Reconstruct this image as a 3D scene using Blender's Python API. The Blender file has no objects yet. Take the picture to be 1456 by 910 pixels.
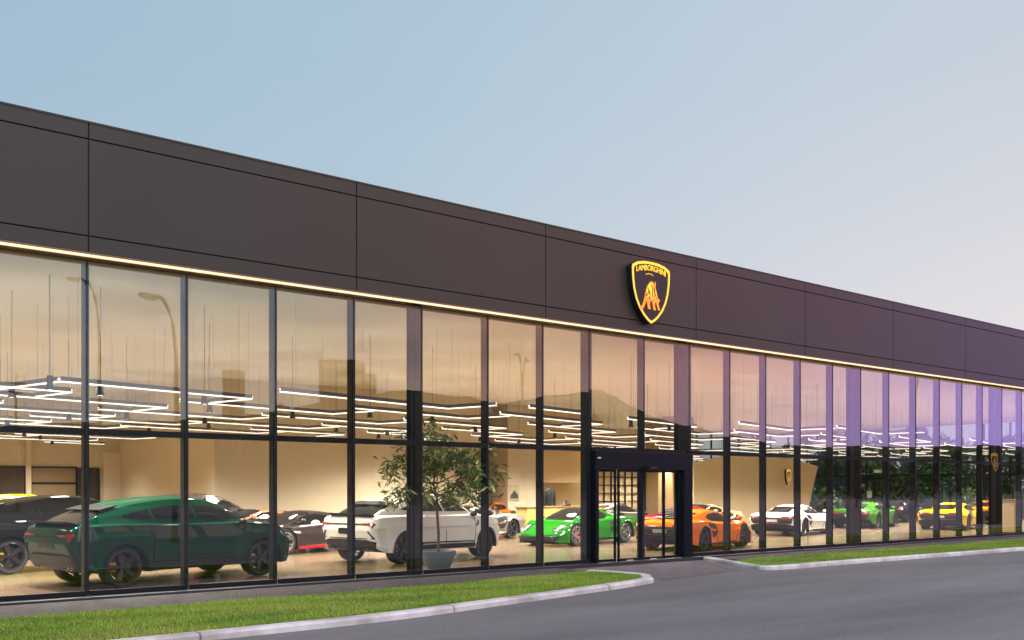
import bpy, bmesh, math, random
from mathutils import Vector, Matrix
from mathutils.bvhtree import BVHTree

random.seed(11)
R = math.radians
sc = bpy.context.scene
COL = sc.collection

# ------------------------------------------------------------------ camera
F = 1330.0                       # focal length in photograph pixels
CAM = Vector((0.0, -15.94, 1.8))
YAW = math.atan(1728 / F)        # facade direction is this far to the right of the view axis
FW = Vector((math.cos(YAW), math.sin(YAW), 0))
RT = Vector((FW.y, -FW.x, 0))
HY = 694.0

def ray(px, py=HY):
    return FW + RT * ((px - 728) / F) + Vector((0, 0, 1)) * ((HY - py) / F)
def gp(px, py, z=0.0):           # photograph pixel -> point on the horizontal plane z
    d = ray(px, py); t = (z - CAM.z) / d.z
    return CAM + d * t
def wp(px, y, py=HY):            # photograph pixel -> point on the vertical plane Y = y
    d = ray(px, py); t = (y - CAM.y) / d.y
    return CAM + d * t
def zp(px, Z, py=HY):            # photograph pixel at camera depth Z
    return CAM + ray(px, py) * Z

cd = bpy.data.cameras.new('camera'); cam = bpy.data.objects.new('camera', cd); COL.objects.link(cam)
cam.location = CAM
cam.rotation_euler = (R(90), 0, math.atan2(FW.y, FW.x) - R(90))
cd.sensor_width = 36; cd.lens = 36 * F / 1456
cd.shift_y = (HY - 455) / 1456
cd.clip_start = 0.1; cd.clip_end = 4000
sc.camera = cam

# ------------------------------------------------------------------ materials
def srgb(r, g, b):
    f = lambda c: (c / 255) / 12.92 if c / 255 <= .04045 else (((c / 255) + .055) / 1.055) ** 2.4
    return (f(r), f(g), f(b), 1)
MATS = {}
def mat(name, col, rough=.5, metal=0., coat=0., spec=.5, emit=None, es=1., noise=None, bump=None, coatr=.03):
    if name in MATS: return MATS[name]
    m = bpy.data.materials.new(name); m.use_nodes = True
    nt = m.node_tree; b = nt.nodes['Principled BSDF']
    c = tuple(col) if len(col) == 4 else tuple(col) + (1,)
    b.inputs['Base Color'].default_value = c
    b.inputs['Roughness'].default_value = rough
    b.inputs['Metallic'].default_value = metal
    b.inputs['Coat Weight'].default_value = coat
    b.inputs['Coat Roughness'].default_value = coatr
    b.inputs['Specular IOR Level'].default_value = spec
    if emit:
        b.inputs['Emission Color'].default_value = tuple(emit) + ((1,) if len(emit) == 3 else ())
        b.inputs['Emission Strength'].default_value = es
    if noise:                     # (scale, amount, detail)
        tc = nt.nodes.new('ShaderNodeTexCoord')
        n = nt.nodes.new('ShaderNodeTexNoise'); n.inputs['Scale'].default_value = noise[0]; n.inputs['Detail'].default_value = noise[2]
        nt.links.new(tc.outputs['Object'], n.inputs['Vector'])
        cr = nt.nodes.new('ShaderNodeValToRGB')
        a = noise[1]
        cr.color_ramp.elements[0].position = .3; cr.color_ramp.elements[1].position = .7
        cr.color_ramp.elements[0].color = tuple(x * (1 - a) for x in c[:3]) + (1,)
        cr.color_ramp.elements[1].color = tuple(min(1, x * (1 + a)) for x in c[:3]) + (1,)
        nt.links.new(n.outputs['Fac'], cr.inputs['Fac'])
        nt.links.new(cr.outputs['Color'], b.inputs['Base Color'])
    if bump:                      # (scale, strength, distance)
        tc = nt.nodes.new('ShaderNodeTexCoord')
        n = nt.nodes.new('ShaderNodeTexNoise'); n.inputs['Scale'].default_value = bump[0]; n.inputs['Detail'].default_value = 4
        nt.links.new(tc.outputs['Object'], n.inputs['Vector'])
        bp = nt.nodes.new('ShaderNodeBump'); bp.inputs['Strength'].default_value = bump[1]; bp.inputs['Distance'].default_value = bump[2]
        nt.links.new(n.outputs['Fac'], bp.inputs['Height'])
        nt.links.new(bp.outputs['Normal'], b.inputs['Normal'])
    MATS[name] = m
    return m

def glass_mat(name, base, fres, tint, wav=0.0):
    m = bpy.data.materials.new(name); m.use_nodes = True; nt = m.node_tree; nt.nodes.clear()
    o = nt.nodes.new('ShaderNodeOutputMaterial'); mx = nt.nodes.new('ShaderNodeMixShader')
    t = nt.nodes.new('ShaderNodeBsdfTransparent'); t.inputs['Color'].default_value = tint + (1,)
    g = nt.nodes.new('ShaderNodeBsdfGlossy'); g.inputs['Roughness'].default_value = 0.0
    g.inputs['Color'].default_value = (.96, .98, 1, 1)
    lw = nt.nodes.new('ShaderNodeLayerWeight'); lw.inputs['Blend'].default_value = .5
    fr = nt.nodes.new('ShaderNodeMath'); fr.operation = 'POWER'; fr.inputs[1].default_value = 3.5; nt.links.new(lw.outputs['Facing'], fr.inputs[0])
    ma = nt.nodes.new('ShaderNodeMath'); ma.operation = 'MULTIPLY_ADD'; ma.inputs[1].default_value = fres; ma.inputs[2].default_value = base
    nt.links.new(fr.outputs[0], ma.inputs[0]); nt.links.new(ma.outputs[0], mx.inputs[0])
    nt.links.new(t.outputs[0], mx.inputs[1]); nt.links.new(g.outputs[0], mx.inputs[2]); nt.links.new(mx.outputs[0], o.inputs[0])
    if wav:
        tc = nt.nodes.new('ShaderNodeTexCoord'); n = nt.nodes.new('ShaderNodeTexNoise'); n.inputs['Scale'].default_value = .8; n.inputs['Detail'].default_value = 1
        bp = nt.nodes.new('ShaderNodeBump'); bp.inputs['Strength'].default_value = wav; bp.inputs['Distance'].default_value = .02
        nt.links.new(tc.outputs['Object'], n.inputs['Vector']); nt.links.new(n.outputs['Fac'], bp.inputs['Height']); nt.links.new(bp.outputs['Normal'], g.inputs['Normal'])
    MATS[name] = m
    return m

GLASS = glass_mat('window_glass', .052, .8, (.97, .97, .96), .06)
REARGLASS = glass_mat('rear_glass', .02, .9, (.72, .76, .74))
BLACKM = mat('black_anodised_metal', (.008, .009, .011), .5, spec=.2)
PORTM = mat('portal_black_metal', (.008, .010, .014), .3, spec=.12)
BLACKS = mat('black_steel', (.012, .012, .014), .35)
PANEL = mat('fascia_metal', srgb(64, 57, 50), .42, .05, spec=.3, noise=(.35, .06, 2), bump=(.5, .05, .02))
JOINT = mat('joint_black', (.006, .006, .007), .7)
LED = mat('led_strip_light', (.9, .8, .6), .5, emit=(1, .58, .22), es=.85)
WALL = mat('wall_plaster', srgb(222, 208, 180), .85, noise=(.4, .03, 2))
WALL2 = mat('wall_tan_panel', srgb(232, 206, 158), .8, noise=(.5, .05, 2))
CEIL = mat('ceiling_paint', srgb(226, 223, 206), .9)
TUBE = mat('tube_light', (1, 1, 1), .5, emit=(1, .88, .72), es=1.7)
CEILFILL = mat('ceiling_fill_glow', (1, 1, 1), .5, emit=(1, .90, .72), es=17)  # added fill glow that lightens the ceiling
CABLE = mat('cable_grey', (.22, .21, .19), .5)
CAN = mat('spot_housing', (.03, .032, .04), .4)
LENS = mat('spot_lens', (1, 1, 1), .3, emit=(1, .87, .66), es=14)
RUBBER = mat('tyre_rubber', (.012, .012, .012), .75)
RIMB = mat('rim_black', (.016, .016, .018), .22, spec=.6)
RIMS = mat('rim_silver', (.62, .62, .63), .25, .9)
DISC = mat('brake_disc', (.06, .06, .065), .35, .6)
CGLASS = mat('car_glass_dark', (.006, .007, .008), .03, 0, spec=.28)
TRIM = mat('black_trim', (.009, .009, .010), .4, spec=.25)
MESHG = mat('black_mesh', (.006, .006, .006), .6)
CHROME = mat('chrome', (.75, .75, .76), .12, 1)
TAIL = mat('tail_lamp', (.22, .008, .008), .15, coat=1)
HEAD = mat('head_lamp', (.55, .57, .6), .12, .3, coat=1)
CALIPER = mat('caliper_yellow', srgb(214, 160, 20), .4)
SEAM = mat('panel_seam', (.005, .005, .005), .8)
PLATE = mat('plate_white', (.6, .6, .58), .5)
GOLD = mat('emblem_gold', srgb(230, 165, 30), .3, .3, emit=(1, .50, .05), es=.55)
GOLDL = mat('emblem_gold_edge', srgb(240, 190, 40), .3, .3, emit=(1, .66, .08), es=.75)
ORANGEB = mat('emblem_bull', srgb(235, 140, 40), .35, .2, emit=(1, .34, .04), es=.55)
EMBK = mat('emblem_black', (.010, .009, .010), .5)

def paint(name, rgb, coat=1., metal=.0, rough=.32):
    return mat('paint_' + name, srgb(*rgb), rough, metal, coat=coat * .55, spec=.0)

# ------------------------------------------------------------------ object helpers
def link(o, parent=None):
    COL.objects.link(o)
    if parent is not None: o.parent = parent
    return o
def tag(o, label=None, cat=None, group=None, kind=None):
    if label: o['label'] = label
    if cat: o['category'] = cat
    if group: o['group'] = group
    if kind: o['kind'] = kind
    return o
def empty(name, loc=(0, 0, 0), rz=0., parent=None):
    o = bpy.data.objects.new(name, None); o.location = loc; o.rotation_euler = (0, 0, rz); o.empty_display_size = .2
    return link(o, parent)
def meshobj(name, bm, mats, parent=None, loc=None, smooth=None, keep=False):
    me = bpy.data.meshes.new(name)
    bm.to_mesh(me)
    if not keep: bm.free()
    for m in (mats if isinstance(mats, (list, tuple)) else [mats]): me.materials.append(m)
    if smooth is not None:
        me.polygons.foreach_set('use_smooth', [True] * len(me.polygons))
        me.set_sharp_from_angle(angle=R(smooth))
    o = bpy.data.objects.new(name, me)
    if loc is not None: o.location = loc
    return link(o, parent)
def box(bm, x0, x1, y0, y1, z0, z1, M=None, mi=0):
    P = [(x, y, z) for z in (z0, z1) for y in (y0, y1) for x in (x0, x1)]
    v = [bm.verts.new((M @ Vector(p)) if M else p) for p in P]
    for f in ((0, 2, 3, 1), (4, 5, 7, 6), (0, 1, 5, 4), (2, 6, 7, 3), (0, 4, 6, 2), (1, 3, 7, 5)):
        fc = bm.faces.new([v[i] for i in f]); fc.material_index = mi
def bx(name, dims, m, parent=None, bevel=0., M=None):
    bm = bmesh.new(); box(bm, *dims, M=M)
    if bevel: bmesh.ops.bevel(bm, geom=bm.edges[:], offset=bevel, segments=2, affect='EDGES', profile=.7)
    bmesh.ops.recalc_face_normals(bm, faces=bm.faces[:])
    return meshobj(name, bm, m, parent)
def tube(bm, pts, rad, seg=8, cap=True, mi=0):
    rings = []; n = len(pts)
    pts = [Vector(p) for p in pts]
    for i, p in enumerate(pts):
        d = (pts[min(i + 1, n - 1)] - pts[max(i - 1, 0)]).normalized()
        a = Vector((0, 0, 1)) if abs(d.z) < .9 else Vector((1, 0, 0))
        u = d.cross(a).normalized(); w = d.cross(u)
        r = rad[i] if isinstance(rad, (list, tuple)) else rad
        rings.append([bm.verts.new(p + (u * math.cos(2 * math.pi * k / seg) + w * math.sin(2 * math.pi * k / seg)) * r) for k in range(seg)])
    for a, b in zip(rings, rings[1:]):
        for k in range(seg):
            bm.faces.new((a[k], a[(k + 1) % seg], b[(k + 1) % seg], b[k])).material_index = mi
    if cap:
        bm.faces.new(rings[0]); bm.faces.new(rings[-1][::-1])
def lathe(bm, prof, seg=32, M=None, closed=False, mi=0):
    rings = []
    for (r, z) in prof:
        rings.append([bm.verts.new((M or Matrix()) @ Vector((r * math.cos(2 * math.pi * k / seg), r * math.sin(2 * math.pi * k / seg), z))) for k in range(seg)])
    pr = list(zip(rings, rings[1:])) + ([(rings[-1], rings[0])] if closed else [])
    for a, b in pr:
        for k in range(seg):
            bm.faces.new((a[k], a[(k + 1) % seg], b[(k + 1) % seg], b[k])).material_index = mi
    return rings
def prism(bm, poly, y0, y1, M=None, mi=0):      # poly in (x,z), extruded along y
    a = [bm.verts.new((M or Matrix()) @ Vector((x, y0, z))) for x, z in poly]
    b = [bm.verts.new((M or Matrix()) @ Vector((x, y1, z))) for x, z in poly]
    n = len(poly)
    bm.faces.new(a).material_index = mi; bm.faces.new(b[::-1]).material_index = mi
    for i in range(n): bm.faces.new((a[i], b[i], b[(i + 1) % n], a[(i + 1) % n])).material_index = mi
def fix(bm): bmesh.ops.recalc_face_normals(bm, faces=bm.faces[:])

# ------------------------------------------------------------------ ground, road, lawns
def sheet(name, poly, z, m, thick=None, kind='structure'):
    bm = bmesh.new()
    if thick:
        a = [bm.verts.new((x, y, z)) for x, y in poly]; b = [bm.verts.new((x, y, z - thick)) for x, y in poly]
        bm.faces.new(a); n = len(a)
        for i in range(n): bm.faces.new((a[i], b[i], b[(i + 1) % n], a[(i + 1) % n]))
    else:
        bm.faces.new([bm.verts.new((x, y, z)) for x, y in poly])
    fix(bm)
    for f in bm.faces:
        pass
    o = meshobj(name, bm, m); tag(o, kind=kind); return o

def asphalt():
    m = bpy.data.materials.new('asphalt'); m.use_nodes = True; nt = m.node_tree; b = nt.nodes['Principled BSDF']
    tc = nt.nodes.new('ShaderNodeTexCoord')
    n1 = nt.nodes.new('ShaderNodeTexNoise'); n1.inputs['Scale'].default_value = .22; n1.inputs['Detail'].default_value = 5
    mp = nt.nodes.new('ShaderNodeMapping'); mp.inputs['Scale'].default_value = (.35, 1.6, 1); mp.inputs['Rotation'].default_value = (0, 0, R(-6))
    n2 = nt.nodes.new('ShaderNodeTexNoise'); n2.inputs['Scale'].default_value = 28; n2.inputs['Detail'].default_value = 3
    n3 = nt.nodes.new('ShaderNodeTexNoise'); n3.inputs['Scale'].default_value = 1.1; n3.inputs['Detail'].default_value = 6
    nt.links.new(tc.outputs['Object'], mp.inputs['Vector'])
    nt.links.new(mp.outputs[0], n1.inputs['Vector']); nt.links.new(tc.outputs['Object'], n2.inputs['Vector']); nt.links.new(mp.outputs[0], n3.inputs['Vector'])
    a = nt.nodes.new('ShaderNodeMath'); a.operation = 'MULTIPLY_ADD'; a.inputs[1].default_value = .45
    nt.links.new(n1.outputs['Fac'], a.inputs[0]); 
    c = nt.nodes.new('ShaderNodeMath'); c.operation = 'MULTIPLY'; c.inputs[1].default_value = .3
    nt.links.new(n3.outputs['Fac'], c.inputs[0]); nt.links.new(c.outputs[0], a.inputs[2])
    d = nt.nodes.new('ShaderNodeMath'); d.operation = 'MULTIPLY_ADD'; d.inputs[1].default_value = .55
    nt.links.new(n2.outputs['Fac'], d.inputs[0]); nt.links.new(a.outputs[0], d.inputs[2])
    cr = nt.nodes.new('ShaderNodeValToRGB'); e = cr.color_ramp.elements
    e[0].position = .42; e[0].color = (.078, .075, .078, 1); e[1].position = .86; e[1].color = (.228, .220, .212, 1)
    nt.links.new(d.outputs[0], cr.inputs['Fac']); nt.links.new(cr.outputs[0], b.inputs['Base Color'])
    b.inputs['Roughness'].default_value = .8
    bp = nt.nodes.new('ShaderNodeBump'); bp.inputs['Strength'].default_value = .5; bp.inputs['Distance'].default_value = .01
    nt.links.new(n2.outputs['Fac'], bp.inputs['Height']); nt.links.new(bp.outputs[0], b.inputs['Normal'])
    return m
ASPH = asphalt()
GROUND = mat('far_ground', (.055, .065, .03), .95, noise=(.02, .3, 4))
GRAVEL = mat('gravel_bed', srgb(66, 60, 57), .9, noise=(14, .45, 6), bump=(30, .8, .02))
CONC0 = mat('kerb_concrete', srgb(212, 206, 202), .85, noise=(5, .12, 6), bump=(20, .3, .01))
CONC = CONC0
_nt = CONC.node_tree; _b = _nt.nodes['Principled BSDF']; _src = _b.inputs['Base Color'].links[0].from_socket
_tc = _nt.nodes.new('ShaderNodeTexCoord'); _s = _nt.nodes.new('ShaderNodeSeparateXYZ'); _nt.links.new(_tc.outputs['Object'], _s.inputs[0])
_m = _nt.nodes.new('ShaderNodeMath'); _m.operation = 'PINGPONG'; _m.inputs[1].default_value = 1.9; _nt.links.new(_s.outputs[0], _m.inputs[0])
_l = _nt.nodes.new('ShaderNodeMath'); _l.operation = 'LESS_THAN'; _l.inputs[1].default_value = .012; _nt.links.new(_m.outputs[0], _l.inputs[0])
_x = _nt.nodes.new('ShaderNodeMix'); _x.data_type = 'RGBA'; _x.inputs[7].default_value = (.22, .20, .19, 1)
_nt.links.new(_l.outputs[0], _x.inputs[0]); _nt.links.new(_src, _x.inputs[6])
_n = _nt.nodes.new('ShaderNodeTexNoise'); _n.inputs['Scale'].default_value = 1.3; _n.inputs['Detail'].default_value = 7; _nt.links.new(_tc.outputs['Object'], _n.inputs['Vector'])
_r = _nt.nodes.new('ShaderNodeValToRGB'); _r.color_ramp.elements[0].position = .36; _r.color_ramp.elements[0].color = (.62, .58, .55, 1); _r.color_ramp.elements[1].position = .56; _r.color_ramp.elements[1].color = (1, 1, 1, 1)
_nt.links.new(_n.outputs['Fac'], _r.inputs[0])
_y = _nt.nodes.new('ShaderNodeMix'); _y.data_type = 'RGBA'; _y.blend_type = 'MULTIPLY'; _y.inputs[0].default_value = 1
_nt.links.new(_x.outputs[2], _y.inputs[6]); _nt.links.new(_r.outputs[0], _y.inputs[7]); _nt.links.new(_y.outputs[2], _b.inputs['Base Color'])
PAVE = mat('entrance_asphalt', srgb(104, 96, 97), .9, noise=(3, .2, 6), bump=(50, .5, .01))
SOIL = mat('lawn_soil', srgb(66, 88, 22), .95, noise=(6, .35, 5))

sheet('ground', [(-900, -1200), (1600, -1200), (1600, 1500), (-900, 1500)], -.02, GROUND)
sheet('car_park', [(-60, -70), (150, -70), (150, -.3), (-60, -.3)], 0.0, ASPH)

def poly_left():
    outer = [gp(304, 910), gp(560, 883), gp(700, 863), gp(810, 847.5), gp(880, 837.5), gp(915, 831.5)]
    o = [(p.x, p.y) for p in outer]
    s = (o[1][1] - o[0][1]) / (o[1][0] - o[0][0])
    pts = [(-14, o[0][1] - .55)] + [(0, o[0][1] - .13)] + o
    return pts
OL = poly_left()
tip = gp(933, 827); t2 = gp(926, 822.5); st = gp(842, 810, .09)
OL += [(tip.x - .15, tip.y - .12), (tip.x, tip.y + .12), (t2.x, t2.y), ((t2.x * .5 + st.x * .5) + .05, t2.y * .5 + st.y * .5 + .0), (st.x, st.y)]
def inset(pts, d):              # offset an open polyline to its left
    out = []
    for i, p in enumerate(pts):
        a = Vector(pts[max(i - 1, 0)]); b = Vector(pts[min(i + 1, len(pts) - 1)])
        t = (b - a).normalized(); n = Vector((-t.y, t.x))
        out.append((p[0] + n.x * d, p[1] + n.y * d))
    return out
def smooth_line(pts, it=2):
    for _ in range(it):
        q = [pts[0]]
        for a, b in zip(pts, pts[1:]):
            q += [(a[0] * .75 + b[0] * .25, a[1] * .75 + b[1] * .25), (a[0] * .25 + b[0] * .75, a[1] * .25 + b[1] * .75)]
        pts = q + [pts[-1]]
    return pts
OL = smooth_line(OL, 2)
def resample(pts, step):
    out = [pts[0]]; acc = 0
    for a, b in zip(pts, pts[1:]):
        L = math.dist(a, b); n = max(1, int(L / step))
        for k in range(1, n + 1): out.append((a[0] + (b[0] - a[0]) * k / n, a[1] + (b[1] - a[1]) * k / n))
    return out
def kerb(name, line, w, h):
    line = resample(line, .6)
    inn = inset(line, w); c1 = inset(line, .03); c2 = inset(line, w - .015)
    bm = bmesh.new(); rows = []
    for a, b, c, d in zip(line, c1, c2, inn):
        rows.append([bm.verts.new((a[0], a[1], -.01)), bm.verts.new((a[0], a[1], h - .03)), bm.verts.new((b[0], b[1], h)), bm.verts.new((c[0], c[1], h)), bm.verts.new((d[0], d[1], h - .015)), bm.verts.new((d[0], d[1], -.01))])
    for p, q in zip(rows, rows[1:]):
        for k in range(5): bm.faces.new((p[k], p[k + 1], q[k + 1], q[k]))
    bm.faces.new(rows[0]); bm.faces.new(rows[-1][::-1]); fix(bm)
    o = meshobj(name, bm, CONC); tag(o, kind='structure')
    return inn
KH = .095
innL = kerb('kerb', OL, .21, KH)
GY = -2.05                       # where the lawn meets the gravel bed
startx = st.x
lawnL = [p for p in innL if p[1] < GY - .02]
lawnpolyL = [(lawnL[0][0], GY)] + lawnL
lx = lawnL[-1][0]
# the grass runs nearer the glass toward the door
lawnpolyL = lawnL + [(startx - .25, st.y - .25), (startx - 1.6, -1.65), (startx - 3.4, -1.92), (startx - 6, GY), (-14, GY - .1)]
sheet('lawn_bed', lawnpolyL, .075, SOIL, .09)
# right hand lawn
ORt = [gp(1000, 797), gp(1040, 804), gp(1075, 810.5), gp(1110, 810.8), gp(1200, 802.5), gp(1320, 793.5), gp(1456, 783)]
ORt = [(p.x, p.y) for p in ORt]
dx = ORt[-1][0] - ORt[-2][0]; dy = ORt[-1][1] - ORt[-2][1]
ORt.append((ORt[-1][0] + dx * 5, ORt[-1][1] + dy * 3))
ORt = smooth_line(ORt, 2)
innR = kerb('kerb', ORt, .17, KH)
lawnR = [p for p in innR if p[1] < -1.4]
lawnpolyR = lawnR + [(lawnR[-1][0], -1.45), (lawnR[0][0] + 1.2, -1.45)]
sheet('lawn_bed', lawnpolyR, .075, SOIL, .09)
# gravel beds between lawn and glass, and the entrance paving
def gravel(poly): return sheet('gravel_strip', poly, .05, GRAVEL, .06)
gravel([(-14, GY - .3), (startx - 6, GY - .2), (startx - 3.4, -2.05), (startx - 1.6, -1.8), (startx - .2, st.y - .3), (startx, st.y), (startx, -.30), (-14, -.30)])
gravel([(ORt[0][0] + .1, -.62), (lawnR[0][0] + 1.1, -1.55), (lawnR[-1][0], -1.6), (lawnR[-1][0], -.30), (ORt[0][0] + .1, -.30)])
pav = [(st.x + .02, -.30), (st.x + .02, st.y), (t2.x + .1, t2.y - .1), (tip.x + .2, tip.y + .1), (ORt[0][0] - 1.6, -2.9), (ORt[0][0] - .1, -.6), (ORt[0][0], -.30)]
sheet('entrance_paving', pav, .006, PAVE)
# expansion joints across the kerb are part of the concrete; a thin slab under the glass line
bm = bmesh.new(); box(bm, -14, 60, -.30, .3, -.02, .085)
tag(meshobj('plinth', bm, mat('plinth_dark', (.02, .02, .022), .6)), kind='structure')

def inside(p, poly):
    x, y = p; c = False; j = len(poly) - 1
    for i in range(len(poly)):
        xi, yi = poly[i]; xj, yj = poly[j]
        if (yi > y) != (yj > y) and x < (xj - xi) * (y - yi) / (yj - yi) + xi: c = not c
        j = i
    return c
def grass(name, poly, n, x0, x1, y0, y1):
    rng = random.Random(5); vs = []; fs = []; mi = []
    k = 0
    while k < n:
        x = rng.uniform(x0, x1); y = rng.uniform(y0, y1)
        if not inside((x, y), poly): continue
        clump = .5 + .5 * math.sin(x * 1.7 + math.sin(y * 2.3) * 2) * math.cos(y * 3.1 + x * .6)
        h = rng.uniform(.015, .052) * (.65 + .7 * clump); a = rng.uniform(0, 6.283); w = rng.uniform(.004, .009)
        lx_ = rng.gauss(0, .014); ly_ = rng.gauss(0, .014)
        c, s = math.cos(a) * w, math.sin(a) * w; b = len(vs)
        vs += [(x - c, y - s, .07), (x + c, y + s, .07), (x + lx_, y + ly_, .072 + h)]
        fs.append((b, b + 1, b + 2)); dry = math.sin(x * .9 + 1.3 * math.sin(y * 1.9)) * math.sin(y * 2.7 + x * .37) > .62
        mi.append(3 if (dry and rng.random() < .35) or rng.random() < .03 else min(2, int(rng.random() * 1.7 + clump * 1.3)))
        k += 1
    me = bpy.data.meshes.new(name); me.from_pydata(vs, [], fs)
    me.materials.append(mat('grass_a', srgb(98, 128, 30), .6)); me.materials.append(mat('grass_b', srgb(134, 164, 40), .6)); me.materials.append(mat('grass_c', srgb(164, 172, 74), .6))
    me.materials.append(mat('grass_dry', srgb(176, 164, 92), .7))
    me.polygons.foreach_set('material_index', mi)
    o = bpy.data.objects.new(name, me); link(o); tag(o, kind='stuff')
    return o
g = grass('grass', lawnpolyL, 90000, 1.0, startx + .6, -5.4, -.7)
g['label'] = 'short mown green grass left of the entrance'; g['category'] = 'grass'
g = grass('grass', lawnpolyR, 70000, lawnR[0][0] - .3, lawnR[0][0] + 24, -4.2, -1.0)
g['label'] = 'short mown green grass strip right of the entrance'; g['category'] = 'grass'

# ------------------------------------------------------------------ showroom building
MPX = [121, 262, 388, 499, 595, 689, 767, 833, 911, 975, 1033, 1084, 1133, 1179, 1219, 1259, 1297, 1331, 1363, 1392, 1420, 1448]
MXS = [wp(p, .12).x for p in MPX]
BAY = (MXS[21] - MXS[0]) / 21
def mx(i):
    if i < 0: return MXS[0] + BAY * i
    if i > 21: return MXS[21] + BAY * (i - 21)
    return MXS[i]
NL, NR = -6, 34
XL, XR = mx(NL), mx(NR)
DEP = 28.0
ZT, ZH, ZF0, ZF1, ZF2, ZTOP = 2.70, 5.44, 5.50, 5.75, 7.27, 7.52
B = empty('car_showroom')
tag(B, 'long single storey glass showroom with dark metal fascia and lit interior', 'showroom')
colx = [4, 9, 14, 20, 25, 30, -1]
for i in range(NL, NR + 1):
    bm = bmesh.new(); x = mx(i); w = .038
    if i in (7, 9): w = .09
    box(bm, x - w, x + w, .018, .205, .085, ZH)
    fix(bm); mo = meshobj('mullion', bm, BLACKM, B)
    bm = bmesh.new(); box(bm, x - .010, x + .010, -.004, .013, .085, ZH); fix(bm); meshobj('glass_joint', bm, JOINT, mo)
for i in range(NL, NR):          # transoms, sills, panes
    a, b = mx(i) + .038, mx(i + 1) - .038
    bx('transom', (a, b, .018, .13, ZT - .05, ZT + .05), BLACKM, B)
    door = i in (7, 8)
    if not door: bx('sill', (a, b, -.06, .0, .086, .165), BLACKM, B)
    bx('head_rail', (a, b, .018, .12, ZH - .06, ZH - .001), BLACKM, B)
    for (z0, z1) in ((.166, ZT - .002), (ZT + .002, ZH)):
        if door and z0 < 1: continue
        rng = random.Random(i * 7 + int(z0 * 10))
        M = Matrix.Translation(((a + b) / 2, .006, (z0 + z1) / 2)) @ Matrix.Rotation(rng.gauss(0, .0011), 4, 'Z') @ Matrix.Rotation(rng.gauss(0, .0008), 4, 'X')
        bm = bmesh.new(); box(bm, -(b - a) / 2 - .027, (b - a) / 2 + .027, -.005, .005, -(z1 - z0) / 2, (z1 - z0) / 2, M=M); fix(bm)
        meshobj('window_pane', bm, GLASS, B)
for i in colx:                   # steel columns just inside the glass
    x = mx(i) + .02
    bm = bmesh.new()
    box(bm, x - .10, x + .10, .245, .265, 0.01, 5.55); box(bm, x - .10, x + .10, .43, .45, 0.01, 5.55); box(bm, x - .012, x + .012, .265, .43, 0.01, 5.55)
    fix(bm); meshobj('steel_column', bm, BLACKS, B)
# fascia of separate cassette panels with open joints
FY = -.28
bm = bmesh.new(); box(bm, XL, XR, FY + .03, .5, ZF0 + .02, ZTOP - .02); fix(bm); meshobj('fascia_backing', bm, JOINT, B)
joints = [wp(p, FY).x for p in (126, 507, 776, 990, 1145, 1270, 1373)]
d_ = joints[1] - joints[0]
joints = [XL, joints[0] - d_] + joints
while joints[-1] + d_ < XR: joints.append(joints[-1] + d_)
joints.append(XR)
joints = sorted(joints)
for a, b in zip(joints, joints[1:]):
    if b - a < .1: continue
    for (z0, z1) in ((ZF0, ZF1), (ZF1, ZF2), (ZF2, ZTOP)):
        g_ = .009
        bm = bmesh.new(); box(bm, a + g_, b - g_, FY, FY + .028, z0 + (g_ if z0 != ZF0 else 0), z1 - (g_ if z1 != ZTOP else 0))
        bmesh.ops.bevel(bm, geom=bm.edges[:], offset=.004, segments=1, affect='EDGES'); fix(bm)
        meshobj('fascia_panel', bm, PANEL, B)
bx('roof_capping', (XL, XR, FY - .01, .3, ZTOP, ZTOP + .03), PANEL, B)
bx('soffit', (XL, XR, FY + .005, -.005, ZF0 - .03, ZF0 - .001), mat('soffit_metal', srgb(120, 104, 82), .5, .3), B)
# warm light strip hung under the fascia: one length per bay
for i in range(NL, NR):
    a, b = mx(i), mx(i + 1)
    o = bx('light_strip', (a + .006, b - .006, FY + .012, FY + .05, ZF0 - .072, ZF0 - .032), LED, B)
bx('roof', (XL, XR, .3, DEP + .3, ZTOP - .5, ZTOP - .3), JOINT, B)
bx('ceiling', (XL, XR, .02, DEP, 5.62, 5.72), CEIL, B)

def floor_mat():
    m = bpy.data.materials.new('polished_floor'); m.use_nodes = True; nt = m.node_tree; b = nt.nodes['Principled BSDF']
    tc = nt.nodes.new('ShaderNodeTexCoord'); br = nt.nodes.new('ShaderNodeTexBrick')
    mp = nt.nodes.new('ShaderNodeMapping'); mp.inputs['Rotation'].default_value = (0, 0, R(15))
    br.offset = 0; br.inputs['Scale'].default_value = 1; br.inputs['Brick Width'].default_value = 1.2; br.inputs['Row Height'].default_value = 1.2
    br.inputs['Mortar Size'].default_value = .006
    br.inputs['Color1'].default_value = srgb(122, 102, 80); br.inputs['Color2'].default_value = srgb(115, 96, 74); br.inputs['Mortar'].default_value = srgb(84, 68, 54)
    n = nt.nodes.new('ShaderNodeTexNoise'); n.inputs['Scale'].default_value = .7; n.inputs['Detail'].default_value = 6
    mix = nt.nodes.new('ShaderNodeMix'); mix.data_type = 'RGBA'; mix.blend_type = 'OVERLAY'; mix.inputs[0].default_value = .35
    nt.links.new(tc.outputs['Object'], mp.inputs[0]); nt.links.new(mp.outputs[0], br.inputs['Vector']); nt.links.new(tc.outputs['Object'], n.inputs['Vector'])
    nt.links.new(br.outputs['Color'], mix.inputs[6]); nt.links.new(n.outputs['Color'], mix.inputs[7]); nt.links.new(mix.outputs[2], b.inputs['Base Color'])
    b.inputs['Roughness'].default_value = .22; b.inputs['Specular IOR Level'].default_value = .45
    return m
bx('floor', (XL, XR, .02, DEP, -.05, .008), floor_mat(), B)
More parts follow.
